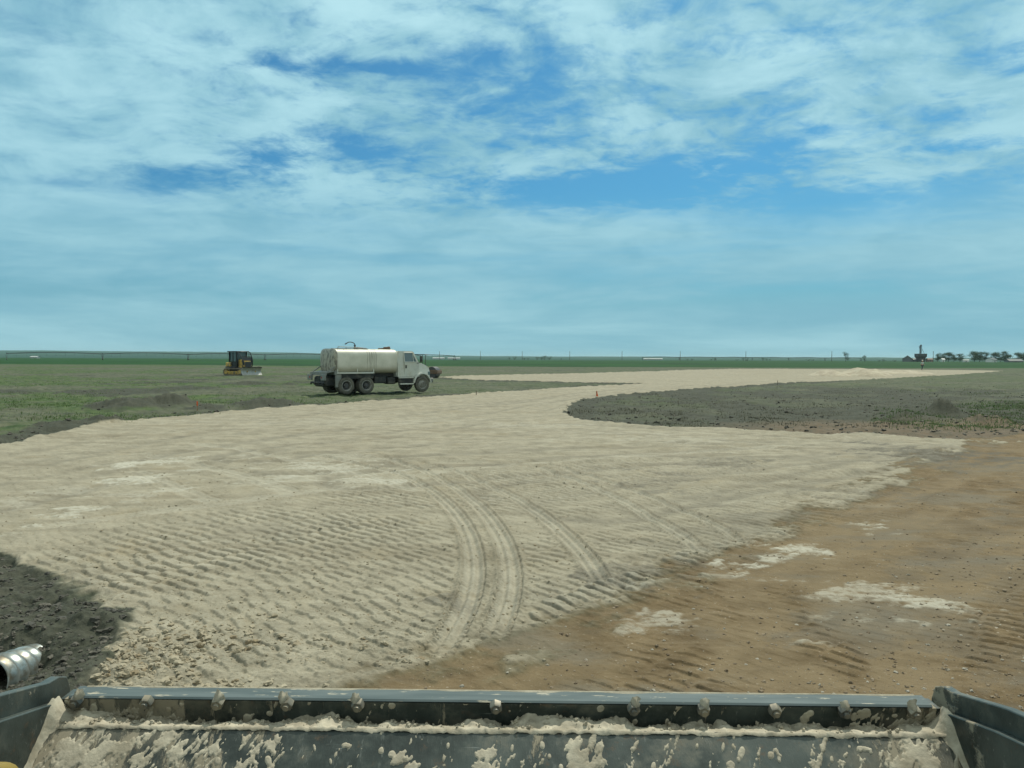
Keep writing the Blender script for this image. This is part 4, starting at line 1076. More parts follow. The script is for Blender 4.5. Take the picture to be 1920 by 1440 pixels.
for i, ((px, Y), lb) in enumerate(zip(POLES, POLE_LAB)):
    o = pp if i == 0 else copy_tree(pp)
    x = (px-960)/F*Y; o.location = (x, Y, hz(x, Y)); o.rotation_euler.z = R(75)
    tag(o, lb, 'utility pole', 'utility poles along the far road')

# ------------------------------------------------------------------ trees and shrubs
def make_tree(seed, nclump, nleaf, wide=1.0, name='tree', trunk=True, leaf=.3):
    rg = np.random.default_rng(seed)
    t = empty(name, (0, 0, 0))
    mb = MB(); tips = []
    if trunk:
        mb.tube((0, 0, -.02), (0.01, .0, .32), .022, .016, 7)
    for k in range(nclump):
        a = rg.uniform(0, 6.28); rad = rg.uniform(0.05, .34)*wide; zz = rg.uniform(.20, .86) if trunk else rg.uniform(.15, .7)
        rad *= (1.15-abs(zz-.48)*1.3)
        p = (rad*math.cos(a), rad*math.sin(a), zz); tips.append((p, rg.uniform(.11, .19)*(1 if trunk else 1.2)))
        if trunk: mb.tube((0.01, 0, .28), p, .010, .004, 5)
        else: mb.tube((0, 0, 0), p, .012, .004, 4)
    mb.build('trunk', 'bark', t)
    V = []; Fq = []
    C = np.array([p for p, _ in tips]); S = np.array([s for _, s in tips])
    idx = rg.integers(0, len(tips), nleaf)
    P = C[idx] + rg.normal(0, .55, (nleaf, 3))*S[idx][:, None]*np.array([1.15, 1.15, .8])
    P[:, 2] = np.maximum(P[:, 2], .05)
    d1 = rg.normal(0, 1, (nleaf, 3)); d1 /= np.linalg.norm(d1, axis=1)[:, None]
    d2 = np.cross(d1, rg.normal(0, 1, (nleaf, 3))); d2 /= np.linalg.norm(d2, axis=1)[:, None]
    s = (rg.uniform(.5, 1.2, nleaf)*leaf*.07)[:, None]
    V = np.stack([P-d1*s, P-d2*s*.7, P+d1*s, P+d2*s*.7], 1).reshape(-1, 3)
    o = raw_mesh('crown', V, np.arange(nleaf*4).reshape(-1, 4), M['leaf']); o.parent = t
    return t
TR = [make_tree(11, 16, 3200, 1.0), make_tree(12, 20, 3600, 1.2), make_tree(13, 9, 1200, .8), make_tree(14, 18, 3400, 1.1)]
SH = [make_tree(21, 12, 1000, 1.7, 'shrub', False), make_tree(22, 9, 800, 1.4, 'shrub', False)]
used = set()
def put(proto, px, Y, h, wide, label, cat, group, rz=0.0):
    k = id(proto)
    o = proto if k not in used else copy_tree(proto)
    used.add(k)
    x = (px-960)/F*Y; z = hz(x, Y)
    if cat == 'tree': h *= 1.14
    o.location = (x, Y, z); o.scale = (h*wide, h*wide, h); o.rotation_euler.z = rz
    tag(o, label, cat, group); return o
FT = 'farmyard trees on the right skyline'
put(TR[2], 1585, 745, 8.8, .95, 'lone slim see-through tree left of the farmyard', 'tree', FT, 1)
put(TR[2], 1621, 745, 5.9, 1.1, 'small ragged tree between the lone slim tree and the barn', 'tree', FT, 2.6)
farm = [(1757, 7.8, 'tree touching the utility pole at the farmyard edge'), (1768, 8.4, 'second tree of the low farmyard row, behind the small white shed'), (1778, 8.8, 'tallest tree in the low row right of the elevator'),
        (1788, 7.0, 'smaller tree in the dip of the low farmyard row'), (1799, 7.8, 'last spreading tree of the low row, left of the white trailer'),
        (1826, 10.0, 'broad tree right of the white trailer, first of the tall clump'), (1836, 10.2, 'highest tree in the middle of the tall clump'), (1847, 9.4, 'right tree of the tall clump beside the white house'),
        (1866, 9.2, 'rounded tree standing behind the white house'), (1883, 10.8, 'tallest pointed tree left of the dark roofed building'), (1875, 8.0, 'low tree tucked between the rounded tree and the pointed tree'),
        (1908, 9.0, 'tree behind the dark roofed building'), (1921, 9.6, 'tree at the right end of the skyline')]
for i, (px, h, lb) in enumerate(farm):
    put(TR[(0, 1, 3)[i % 3]], px, 775+8*(i % 3), h, 1.05+.15*((i*7) % 3)/2, lb, 'tree', FT, i*1.3)
SG = 'low dark shrubs along the horizon'
shr = [(955, 1020, 3.6, 1.0, 'small shrub farthest left in the horizon row'), (965, 1010, 5.2, 1.1, 'rounded shrub left of the pole among the horizon shrubs'), (983, 1000, 3.0, 1.5, 'flat shrub right beside the pole foot'), (990, 1000, 3.4, 1.2, 'low shrub left of the round tree clump'),
       (1007, 1000, 4.6, 1.2, 'left shoulder shrub of the round tree clump'), (1015, 990, 5.6, 1.1, 'second shrub of the round tree clump'), (1021, 1005, 7.0, 1.1, 'highest crown in the round tree clump'), (1030, 990, 6.0, 1.3, 'right shoulder shrub of the round tree clump'), (1052, 960, 2.4, 1.0, 'tiny dark bush right of the round tree clump'),
       (1289, 950, 3.0, 1.3, 'long low bush in the open skyline'), (1297, 950, 2.6, 1.6, 'bush trailing the long low bush'), (1333, 940, 3.2, 1.3, 'left of two touching bushes before the small tree pair'), (1340, 945, 3.4, 1.2, 'right of two touching bushes before the small tree pair'),
       (1382, 930, 2.4, 1.8, 'flat bush just left of the small tree pair'), (1393.5, 830, 4.6, .7, 'small tree left of the pole in the tree pair'), (1401, 830, 4.6, .7, 'small tree right of the pole in the tree pair'),
       (1430, 930, 4.4, 1.0, 'dark bush standing right of the tree pair'), (1437, 935, 4.0, .9, 'narrow bush at the shoulder of the dark bush'), (1443, 940, 2.6, 1.2, 'last small bush of the cluster right of the tree pair'), (1515, 940, 2.8, 2.0, 'wide flat brush patch on the skyline'), (1524, 940, 2.4, 1.6, 'low brush right end of the flat patch'),
       (1648, 790, 2.6, 1.3, 'small bush left of the barn'), (1655, 790, 3.0, 1.5, 'wider bush left of the barn'), (1677, 770, 2.6, 1.6, 'dark brush touching the barn wall'), (1736, 765, 2.6, 1.0, 'bush between the elevator and the red shed')]
for i, (px, Y, h, w, lb) in enumerate(shr):
    put(SH[i % 2], px, Y, h, w*1.15, lb, 'shrub', SG, i*2.1)

# ------------------------------------------------------------------ farm buildings
def house(name, px, Y, w, d, hwall, hroof, wallm, roofm, label, cat, rz=0.0, door=True, group=None, wins=2):
    x = (px-960)/F*Y; z = hz(x, Y)
    t = empty(name, (x, Y, z-.05), rz); tag(t, label, cat, group)
    mb = MB(); mb.box(-w/2, w/2, -d/2, d/2, 0, hwall)
    # gables at the ends (ridge along x)
    mb.add([(-w/2, -d/2, hwall), (-w/2, d/2, hwall), (-w/2, 0, hwall+hroof), (w/2, -d/2, hwall), (w/2, d/2, hwall), (w/2, 0, hwall+hroof)], [(0, 1, 2), (3, 5, 4), (0, 2, 5, 3), (1, 4, 5, 2)])
    mb.build('walls', wallm, t, 0)
    mb = MB(); o = .4
    for s in (-1, 1):
        mb.add([(-w/2-o, s*(d/2+o), hwall-o*hroof/(d/2)+.03), (w/2+o, s*(d/2+o), hwall-o*hroof/(d/2)+.03), (w/2+o, 0, hwall+hroof+.03), (-w/2-o, 0, hwall+hroof+.03),
                (-w/2-o, s*(d/2+o), hwall-o*hroof/(d/2)+.15), (w/2+o, s*(d/2+o), hwall-o*hroof/(d/2)+.15), (w/2+o, 0, hwall+hroof+.15), (-w/2-o, 0, hwall+hroof+.15)],
               [(0, 1, 2, 3), (4, 5, 6, 7), (0, 1, 5, 4), (2, 3, 7, 6), (0, 3, 7, 4), (1, 2, 6, 5)])
    mb.build('roof', roofm, t, 0)
    if door: MB().box(-w*.12, w*.02, -d/2-.06, -d/2, 0, hwall*.75).build('door', 'dark_metal', t)
    for k in range(wins):
        xx = -w*.35+k*w*.6; MB().box(xx, xx+w*.12, -d/2-.05, -d/2, hwall*.4, hwall*.75).build('window', 'glass', t)
    return t
house('barn', 1701, 765, 14.5, 9, 2.9, 3.2, 'wall_grey', 'roof_grey', 'grey metal barn with peaked roof left of the grain elevator', 'barn', R(62), wins=0)
house('shed', 1716, 770, 8, 7, 2.2, 1.0, 'wall_grey', 'roof_grey', 'low grey lean shed joining barn and grain elevator', 'shed', 0, wins=0)
house('shed', 1742, 760, 5, 4, 2.4, .9, 'red_wall', 'red_wall', 'small reddish shed right of the grain elevator', 'shed', 0, wins=1)
house('shed', 1767, 765, 2.6, 3, 2.6, .7, 'shed_white', 'shed_white', 'narrow white shed in front of the low tree row', 'shed', 0, wins=0)
house('trailer', 1810, 765, 5.5, 2.6, 1.9, .3, 'shed_white', 'shed_white', 'white box trailer between the two tree groups', 'trailer', 0, wins=1)
house('farm_house', 1858, 760, 8.5, 7, 2.5, 1.7, 'shed_white', 'roof_grey', 'white farmhouse with grey roof under the rounded tree', 'house', R(35), wins=2)
house('shed', 1900, 757, 13.5, 8, 1.3, 1.9, 'wall_grey', 'roof_grey', 'long building with big dark roof near the right edge', 'shed', 0, wins=0)
WS = 'distant white sheds on the horizon'
for px, Y, w, lb in ((819, 1080, 11, 'first white shed beyond the left sprinkler end'), (829, 1075, 6, 'shortest white shed beyond the left sprinkler end'), (846, 1090, 9, 'third white shed beyond the left sprinkler end'), (857, 1085, 8, 'last white shed beyond the left sprinkler end'),
                 (66, 900, 8, 'tiny white shed alone beyond the green field far left'),
                 (1212, 1250, 10, 'first pale shed left of the open skyline'), (1224, 1240, 13, 'long pale shed in the middle of the skyline row'), (1236, 1250, 9, 'last pale shed of the skyline row')):
    house('far_shed', px, Y, w, 6, 1.6, .8, 'far_white', 'far_white', lb, 'shed', 0, False, WS, 0)
def elevator():
    Y = 765; x = (1725.5-960)/F*Y; z = hz(x, Y)
    t = empty('grain_elevator', (x, Y, z-.1), 0); tag(t, 'dark square grain elevator with tall bucket leg tower', 'grain elevator')
    mb = MB(); mb.add([(-3.1, -3, 0), (3.1, -3, 0), (3.1, 3, 0), (-3.1, 3, 0), (-3.1, -3, 3.6), (3.1, -3, 3.6), (3.1, 3, 3.6), (-3.1, 3, 3.6), (-4.2, -4, 5.4), (4.2, -4, 5.4), (4.2, 4, 5.4), (-4.2, 4, 5.4), (-4.2, -4, 8), (4.2, -4, 8), (4.2, 4, 8), (-4.2, 4, 8)],
                   [(0, 1, 5, 4), (1, 2, 6, 5), (2, 3, 7, 6), (3, 0, 4, 7), (4, 5, 9, 8), (5, 6, 10, 9), (6, 7, 11, 10), (7, 4, 8, 11), (8, 9, 13, 12), (9, 10, 14, 13), (10, 11, 15, 14), (11, 8, 12, 15), (12, 13, 14, 15)])
    mb.build('bin', 'dark_metal', t, 0)
    MB().box(-4.3, 4.3, -4.1, 4.1, 7.6, 8.1).build('bin_roof', 'wall_grey', t)
    mb = MB()
    for sx in (-.9, .5):
        for sy in (-.7, .7): mb.box(sx-.12, sx+.12, sy-.12, sy+.12, 8, 16.0)
    for k in range(6):
        z0 = 8+k*1.33
        for sy in (-.7, .7): mb.tube((-.9, sy, z0), (.5, sy, z0+1.33), .07, .07, 4)
        mb.box(-.95, .55, -.7, .7, z0+1.25, z0+1.35)
    mb.box(-.6, -.15, -.3, .3, 8, 16)
    mb.build('leg_tower', 'dark_metal', t, 0)
    mb = MB(); mb.box(-1.5, .6, -.8, .8, 15.2, 15.5); mb.box(-.7, .9, -.6, .6, 15.8, 17.0, bev=.25); mb.box(-1.6, -.9, -.4, .4, 13.6, 14.6, bev=.2)
    mb.build('elevator_head', 'dark_metal', t)
    MB().tube((.8, 0, 13.5), (3.6, 0, 8.2), .16, .16, 8).build('spout', 'dark_metal', t)
elevator()

# ------------------------------------------------------------------ person
def skin_mesh(name, verts, edges, radii, mat, parent, root=0):
    me = bpy.data.meshes.new(name); me.from_pydata(verts, edges, []); me.update()
    o = bpy.data.objects.new(name, me); COL.objects.link(o); o.parent = parent
    md = o.modifiers.new('Skin', 'SKIN'); md.use_smooth_shade = True
    if not me.skin_vertices: me.skin_vertices.new()
    for i, r in enumerate(radii): me.skin_vertices[0].data[i].radius = (r, r) if not isinstance(r, tuple) else r
    me.skin_vertices[0].data[root].use_root = True
    s = o.modifiers.new('Sub', 'SUBSURF'); s.levels = 1; s.render_levels = 1
    me.materials.append(M[mat]); return o
def person():
    x = (1729-960)/F*138; y = 138.0; z = hz(x, y)
    t = empty('person', (x, y, z), R(20)); tag(t, 'person in pale hat and shirt walking on the far pad', 'person')
    body = [(0, 0, .95), (0, 0, 1.2), (0, 0, 1.42), (0, 0, 1.52), (0, -.01, 1.64), (0, -.01, 1.76),
            (-.2, 0, 1.40), (-.27, .05, 1.12), (-.24, -.10, .90), (.2, 0, 1.40), (.27, -.06, 1.12), (.22, -.22, .92),
            (-.1, 0, .88), (-.12, -.12, .50), (-.12, .02, .09), (-.12, -.12, .04), (.1, 0, .88), (.12, .14, .50), (.12, .22, .09), (.12, .10, .04)]
    ed = [(0, 1), (1, 2), (2, 3), (3, 4), (4, 5), (2, 6), (6, 7), (7, 8), (2, 9), (9, 10), (10, 11), (0, 12), (12, 13), (13, 14), (14, 15), (0, 16), (16, 17), (17, 18), (18, 19)]
    rad = [.14, .13, .15, .055, .095, .07, .065, .045, .035, .065, .045, .035, .09, .06, .04, .035, .09, .06, .04, .035]
    b = skin_mesh('person_body', body, ed, rad, 'skin', t)
    skin_mesh('shirt', [body[i] for i in (0, 1, 2, 6, 7, 9, 10)], [(0, 1), (1, 2), (2, 3), (3, 4), (2, 5), (5, 6)], [.165, .16, .175, .085, .065, .085, .065], 'shirt', t)
    skin_mesh('trousers', [body[i] for i in (0, 12, 13, 14, 16, 17, 18)], [(0, 1), (1, 2), (2, 3), (0, 4), (4, 5), (5, 6)], [.16, .115, .085, .06, .115, .085, .06], 'denim', t)
    mb = MB(); mb.lathe([(0, .17), (.02, .17), (.03, .12), (.10, .11), (.14, .06), (.145, .001)], 18, Matrix.Translation((0, -.01, 1.74)) @ Matrix.Rotation(math.pi/2, 4, 'X')); mb.build('hat', 'hat', t)
person()

# ------------------------------------------------------------------ loader bucket
def steel_mat():
    mt, nt, b = new_mat('bucket_steel')
    tc = N(nt, 'ShaderNodeTexCoord').outputs['Object']
    sx = N(nt, 'ShaderNodeSeparateXYZ'); nt.links.new(tc, sx.inputs[0])
    n1 = noise(nt, mapping(nt, tc, (16, 4, 4)), 1.0, 8, 0.72)
    n2 = noise(nt, tc, 7, 8, 0.7); n3 = noise(nt, mapping(nt, tc, (60, 16, 16)), 1.0, 5, 0.75); n4 = noise(nt, tc, 2.3, 4, 0.6)
    base = mixc(nt, mr(nt, n2, 0.35, 0.68), (0.024, 0.034, 0.031), (0.070, 0.090, 0.082))
    base = mixc(nt, mr(nt, n4, 0.48, 0.66, 0, 0.6), base, (0.095, 0.118, 0.108))
    base = mixc(nt, math_(nt, 'MULTIPLY', mr(nt, noise(nt, tc, 19, 7, 0.75), 0.56, 0.68), 0.55), base, (0.13, 0.085, 0.05))
    scr = noise(nt, mapping(nt, tc, (5, 90, 90), (0, 0.3, 0.1)), 1.0, 4, 0.7)
    base = mixc(nt, mr(nt, scr, 0.66, 0.72, 0, 0.5), base, (0.26, 0.29, 0.28))
    base = mixc(nt, mr(nt, n3, 0.60, 0.68, 0, 0.35), base, (0.22, 0.24, 0.22))
    ax = math_(nt, 'ABSOLUTE', math_(nt, 'ADD', sx.outputs[0], 0.0))
    amt = math_(nt, 'ADD', mr(nt, sx.outputs[0], -0.45, -1.02, 0.0, 0.15), mr(nt, sx.outputs[0], 0.80, 1.08, 0.0, 0.13))
    amt = math_(nt, 'MULTIPLY', amt, mr(nt, ax, 1.13, 1.125, -0.04, 1.0))
    d = mr(nt, math_(nt, 'ADD', n1, amt), 0.60, 0.655)
    thin = mr(nt, math_(nt, 'ADD', n2, math_(nt, 'MULTIPLY', amt, 1.2)), 0.50, 0.70, 0, 0.5)
    base = mixc(nt, thin, base, (0.18, 0.165, 0.12))
    c = mixc(nt, d, base, mixc(nt, n2, (0.24, 0.215, 0.155), (0.37, 0.34, 0.26)))
    nt.links.new(c, b.inputs['Base Color'])
    b.inputs['Metallic'].default_value = 0.25
    r = mixc(nt, math_(nt, 'MAXIMUM', d, thin), (0.42, 0.42, 0.42), (0.95, 0.95, 0.95))
    nt.links.new(r, b.inputs['Roughness'])
    bump(nt, math_(nt, 'ADD', math_(nt, 'MULTIPLY', d, 0.5), math_(nt, 'MULTIPLY', n3, 0.4)), 0.6, 0.006, b)
    return mt
M['steel'] = steel_mat()
def lip_mat():
    mt, nt, b = new_mat('worn_lip_steel')
    tc = N(nt, 'ShaderNodeTexCoord').outputs['Object']
    n1 = noise(nt, mapping(nt, tc, (3, 40, 3)), 1.0, 6, 0.6); n2 = noise(nt, mapping(nt, tc, (12, 60, 20)), 1.0, 5, 0.65)
    base = mixc(nt, mr(nt, n1, 0.3, 0.7), (0.062, 0.092, 0.098), (0.110, 0.145, 0.150))
    c = mixc(nt, mr(nt, n2, 0.60, 0.67), base, (0.40, 0.38, 0.30))
    nt.links.new(c, b.inputs['Base Color']); b.inputs['Metallic'].default_value = 0.1; b.inputs['Roughness'].default_value = 0.7; b.inputs['Specular IOR Level'].default_value = 0.3
    return mt
M['lip'] = lip_mat()
M['mud'] = simple('dried_mud', (0.43, 0.40, 0.31), 0.95, dirt=(0.30, 0.27, 0.20), dirt_amt=0.6, scale=26, bumpd=0.008)
M['nut'] = simple('nut_steel', (0.10, 0.11, 0.105), 0.5, metal=0.4, dirt=(0.30, 0.27, 0.20), dirt_amt=0.7, scale=22)

def bucket():
    ox, oy, oz = -0.028, 1.93, 1.46
    root = empty('loader_bucket', (ox, oy, oz), 0); root.rotation_euler = (0, R(0.36), R(-.12))
    tag(root, 'mud caked dark steel loader bucket across the bottom of the view', 'loader bucket')
    HW = 1.148
    def yz(p): return (p[0]-oy, p[1]-oz)
    def extr(prof, x0, x1, name, mat, sm=30, nx=1):
        mb = MB(); pr = [yz(p) for p in prof]; n = len(pr)
        V = []; Fq = []
        for k in range(nx+1):
            x = x0+(x1-x0)*k/nx; V += [(x, y, z) for y, z in pr]
        for k in range(nx):
            for i in range(n): Fq.append((k*n+i, k*n+(i+1) % n, (k+1)*n+(i+1) % n, (k+1)*n+i))
        Fq += [tuple(range(n-1, -1, -1)), tuple(range(nx*n, nx*n+n))]
        mb.add(V, Fq); return mb.build(name, mat, root, sm)
    # cutting edge : top worn strip and the near face
    lipN, lipF = (1.957, 1.509), (2.012, 1.516)
    f0, f1 = (1.957, 1.506), (1.982, 1.420)
    extr([(1.960, 1.5065), lipN, (1.962, 1.513), lipF, (2.018, 1.508)], -HW+.03, HW-.03, 'cutting_edge', 'lip')
    extr([f0, f1, (2.03, 1.415), (2.016, 1.506)], -HW+.01, HW-.01, 'edge_plate', 'steel')
    # floor plate, curving to the back wall
    fl = [(1.905, 1.4635), (1.845, 1.4215), (1.76, 1.355), (1.66, 1.255), (1.55, 1.12), (1.42, 1.0), (1.28, .97), (1.16, 1.03), (1.10, 1.14)]
    th = [(y-.0+.02, z-.022) for y, z in fl[::-1]]
    extr(fl+th, -HW+.012, HW-.012, 'floor_plate', 'steel', 30)
    # side plates : inner and a taller outer layer
    inner = [(1.985, 1.482), (1.965, 1.503), (1.94, 1.505), (1.73, 1.558), (1.3, 1.64), (1.12, 1.5), (1.08, 1.0), (1.4, .93), (1.7, 1.15), (2.0, 1.40)]
    outer = [(2.035, 1.50), (2.02, 1.538), (1.985, 1.553), (1.94, 1.556), (1.73, 1.612), (1.3, 1.69), (1.12, 1.52), (1.06, 1.0), (1.4, .90), (1.7, 1.10), (2.04, 1.38)]
    for s in (-1, 1):
        a, b_ = (HW-.012, HW+.008); o = extr(inner, *sorted((s*a, s*b_)), 'side_plate', 'steel', 20)
        a, b_ = (HW+.0085, HW+.034); o2 = extr(outer, *sorted((s*a, s*b_)), 'side_cutter', 'steel', 20)
        for q in (o, o2):
            md = q.modifiers.new('Bevel', 'BEVEL'); md.width = .003; md.segments = 2; md.limit_method = 'ANGLE'
    # dirt lying in the V between edge plate and floor plate
    rng = np.random.default_rng(5)
    nx, ny = 900, 14
    xs = np.linspace(-HW+.015, HW-.015, nx); us = np.linspace(0, 1, ny)
    XX, UU = np.meshgrid(xs, us, indexing='ij')
    big = fbm(XX*3.0+9, XX*0+2, 3, 401); med = fbm(XX*16, UU*2, 4, 402); fin = fbm(XX*60, UU*8, 3, 403)
    hump = np.zeros_like(XX)
    for px, w, hh in ((570, 26, .017), (610, 30, .020), (640, 22, .010), (540, 12, .006), (900, 40, .010), (930, 12, .012), (1040, 70, .022), (1090, 34, .016), (1140, 34, .016), (1170, 20, .012), (1000, 40, .010), (1310, 20, .010), (1360, 14, .012), (1450, 60, .006), (1640, 70, .006), (1520, 30, .008), (730, 14, .012), (760, 20, .006), (250, 60, .006), (140, 40, .020), (190, 30, .012), (1720, 30, .018)):
        c = (px-960)/F*1.975 - ox; sw = w/F*1.975; hump = np.maximum(hump, hh*1.25*np.exp(-((XX-c)/sw)**4))
    lvl = .001+.008*(big-.45)+.026*(med-.47)+hump*(0.65+.8*med)*1.1+(fin-.5)*.012
    # cross profile: from edge plate (u=0, higher) to floor plate edge (u=1)
    y0, z0 = 1.972-oy, 1.4385-oz; y1, z1 = 1.899-oy, 1.4645-oz
    hgt = np.clip(lvl, -.002, .05)
    topz = z0 + hgt*1.0
    # near edge plate the dirt climbs
    Y = y0+(y1-y0)*UU - 0.0*hgt
    Z = topz*(1-UU)**1.2 + (z1+.0015+.003*(fin-.4))*(1-(1-UU)**1.2) + (fin-.5)*.0065 + (med-.5)*.008*np.sin(UU*np.pi)
    Y = np.where(UU < .02, Y+.004, Y)
    # small spill over the plate edge
    V = np.stack([XX, Y, Z], -1).reshape(-1, 3)
    spill = V.reshape(nx, ny, 3)[:, -1].copy(); sp2 = spill.copy(); k = (.002+.012*np.clip(med[:, -1]-.45, 0, 1)+.001)
    sp2[:, 1] -= k*.7+.0015; sp2[:, 2] -= k+.003
    V = np.concatenate([V.reshape(nx, ny, 3), sp2[:, None]], 1); ny2 = ny+1; V = V.reshape(-1, 3)
    i, j = np.meshgrid(np.arange(nx-1), np.arange(ny2-1), indexing='ij')
    Fc = np.stack([i*ny2+j, (i+1)*ny2+j, (i+1)*ny2+j+1, i*ny2+j+1], -1).reshape(-1, 4)
    o = raw_mesh('caked_dirt', V, Fc, M['mud'], True); o.parent = root
    # crumbs lying on the caked dirt
    nC = 520; cxs = rng.uniform(-HW+.03, HW-.03, nC); cus = rng.uniform(0.05, .95, nC); csz = rng.uniform(0, 1, nC)**3*.0045+.0011
    ii_ = np.clip(((cxs+HW-.015)/(2*HW-.03)*(nx-1)).astype(int), 0, nx-1); jj_ = (cus*(ny-1)).astype(int)
    G3 = V.reshape(nx, ny2, 3)[ii_, jj_]
    vv = ICV[None]*rng.uniform(.6, 1.4, (nC, len(ICV), 1))*csz[:, None, None]+G3[:, None, :]+np.array([0, 0, 1])*csz[:, None, None]*.4
    oc = raw_mesh('crumbs', vv.reshape(-1, 3), (ICF[None]+(np.arange(nC)*len(ICV))[:, None, None]).reshape(-1, 3), M['mud'], False); oc.parent = root; oc['kind'] = 'stuff'
    # helper planes for splats : edge plate face / floor plate
    def on_plane(px, py, p, nrm):
        d = ray(px, py); t = (p-CP).dot(nrm)/d.dot(nrm); return CP+d*t
    pe = Vector((0, f0[0], f0[1])); te = Vector((0, f1[0]-f0[0], f1[1]-f0[1])).normalized(); ne = Vector((1, 0, 0)).cross(te).normalized()
    if ne.y > 0: ne = -ne
    pf = Vector((0, fl[0][0], fl[0][1])); tf = Vector((0, fl[1][0]-fl[0][0], fl[1][1]-fl[0][1])).normalized(); nf = Vector((1, 0, 0)).cross(tf).normalized()
    if nf.z < 0: nf = -nf
    inv = Matrix.Rotation(R(-.12), 4, 'Z') @ Matrix.Rotation(R(.36), 4, 'Y')
    inv = inv.inverted()
    def to_local(px, py, plane):
        p, n_, t_ = (pe, ne, te) if plane == 'e' else (pf, nf, tf)
        c = inv @ (on_plane(px, py+3, p, n_)-Vector((ox, oy, oz))); pl = p-Vector((0, oy, oz)); c = c - n_*((c-pl).dot(n_))
        return c.x, (c-pl).dot(t_)
    E = [(315, 1329, 5, 5), (342, 1320, 7, 5), (505, 1336, 6, 5), (527, 1358, 8, 5), (735, 1321, 7, 6), (1126, 1325, 7, 6), (1518, 1333, 7, 6), (1312, 1355, 8, 8), (1330, 1361, 6, 7), (1507, 1350, 7, 14), (1520, 1362, 16, 7), (1600, 1356, 12, 8), (1622, 1336, 14, 8), (1700, 1357, 26, 15), (1676, 1337, 6, 4), (1748, 1345, 16, 20), (1190, 1350, 6, 6),
         (175, 1326, 6, 7), (215, 1345, 14, 12), (232, 1355, 16, 9), (350, 1355, 16, 10), (325, 1345, 5, 8), (463, 1345, 8, 8), (1250, 1350, 4, 8), (1262, 1362, 7, 6), (1040, 1352, 24, 8), (1080, 1352, 26, 10), (1140, 1353, 22, 9), (1600, 1340, 6, 8), (850, 1360, 12, 4), (130, 1318, 12, 6)]
    Fl = [(512, 1402, 8, 14, -.5), (523, 1385, 7, 12, -.5), (503, 1424, 6, 10, -.4), (402, 1405, 9, 12, -.2), (408, 1425, 5, 8, 0), (335, 1410, 26, 22, 0), (345, 1392, 16, 10, 0), (748, 1420, 18, 12, .6), (775, 1435, 18, 10, .8), (735, 1412, 8, 8, 0), (902, 1412, 17, 12, 0), (895, 1432, 13, 12, 0), (910, 1435, 9, 10, 0),
          (1017, 1393, 5, 8, 0), (1075, 1395, 14, 12, .2), (1083, 1418, 16, 18, .2), (1100, 1436, 22, 12, .3), (1122, 1395, 12, 22, 0), (1128, 1425, 16, 14, 0), (1390, 1408, 6, 12, .5), (1385, 1420, 3, 5, 0), (1370, 1430, 8, 8, .2), (1372, 1442, 9, 10, 0), (1052, 1435, 4, 6, 0), (1225, 1432, 4, 8, .2), (1356, 1397, 3, 9, .4), (1307, 1395, 3, 6, .3), (1445, 1412, 6, 8, .2),
          (150, 1420, 40, 18, -.4), (220, 1400, 36, 14, -.4), (260, 1425, 30, 16, -.4), (120, 1395, 30, 16, -.4), (300, 1390, 20, 8, -.4), (1720, 1410, 26, 18, .3), (1690, 1430, 22, 14, .3), (1745, 1430, 20, 18, .3), (715, 1405, 6, 8, 0), (1030, 1415, 3, 5, 0), (650, 1395, 7, 5, 0), (960, 1400, 2.5, 7, .1), (1560, 1420, 4, 9, .3), (1620, 1400, 12, 5, .5), (590, 1400, 2.5, 7, -.4), (620, 1425, 2.5, 6, -.4), (840, 1395, 3, 6, 0)]
    def mud_layer(name, blobs, plane, poly, smax, res, seed, extra):
        nx = int(2*(HW-.02)/res); nsn = int(smax/res)
        X, S = np.meshgrid(np.linspace(-HW+.02, HW-.02, nx), np.linspace(0.001, smax, nsn), indexing='ij')
        fld = np.zeros_like(X)
        n1 = fbm((X+S*.45)*38, S*14, 4, seed)-.5; n2 = fbm(X*140, S*90, 3, seed+4)-.5; n3 = fbm((X+S*.5)*90, S*26, 3, seed+7)-.5
        for bl in blobs:
            px, py, w, h = bl[:4]; lean = bl[4] if len(bl) > 4 else 0
            cx_, cs = to_local(px, py, plane); a = w/F*1.98
            _, s1 = to_local(px, py+h, plane); _, s0 = to_local(px, py-h, plane); b_ = max(.002, (s1-s0)/2)
            d = np.sqrt(((X-cx_+lean*(S-cs)*.8)/a)**2+((S-cs)/b_)**2)
            k = 1.0 if w > 6.5 and abs(w-h) > 1.6 or w > 9 else .25
            fld = np.maximum(fld, 1.0-d*.62 + k*(n1*1.5+n3*.8+n2*.5))
        fld = np.maximum(fld, extra(X, S)+n1*1.5+n3*1.3+n2*.7)
        thick = np.clip((fld-.38)*.010, -.001, .0022) + n2*.0006
        P = np.array([(p[0]-oy, p[1]-oz) for p in poly]); seg = np.r_[0, np.cumsum(np.hypot(*np.diff(P, axis=0).T))]
        yy = np.interp(S, seg, P[:, 0]); zz = np.interp(S, seg, P[:, 1])
        nn = ne if plane == 'e' else nf
        V = np.stack([X, yy+nn.y*thick, zz+nn.z*thick], -1).reshape(-1, 3)
        i, j = np.meshgrid(np.arange(nx-1), np.arange(nsn-1), indexing='ij')
        Fc = np.stack([i*nsn+j, (i+1)*nsn+j, (i+1)*nsn+j+1, i*nsn+j+1], -1).reshape(-1, 4)
        t = (fld.ravel()-.38)[Fc]; Fc = Fc[t.max(1) > 0]
        us, iv = np.unique(Fc, return_inverse=True)
        o = raw_mesh(name, V[us], iv.reshape(-1, 4), M['mud'], True); o.parent = root; o['kind'] = 'stuff'
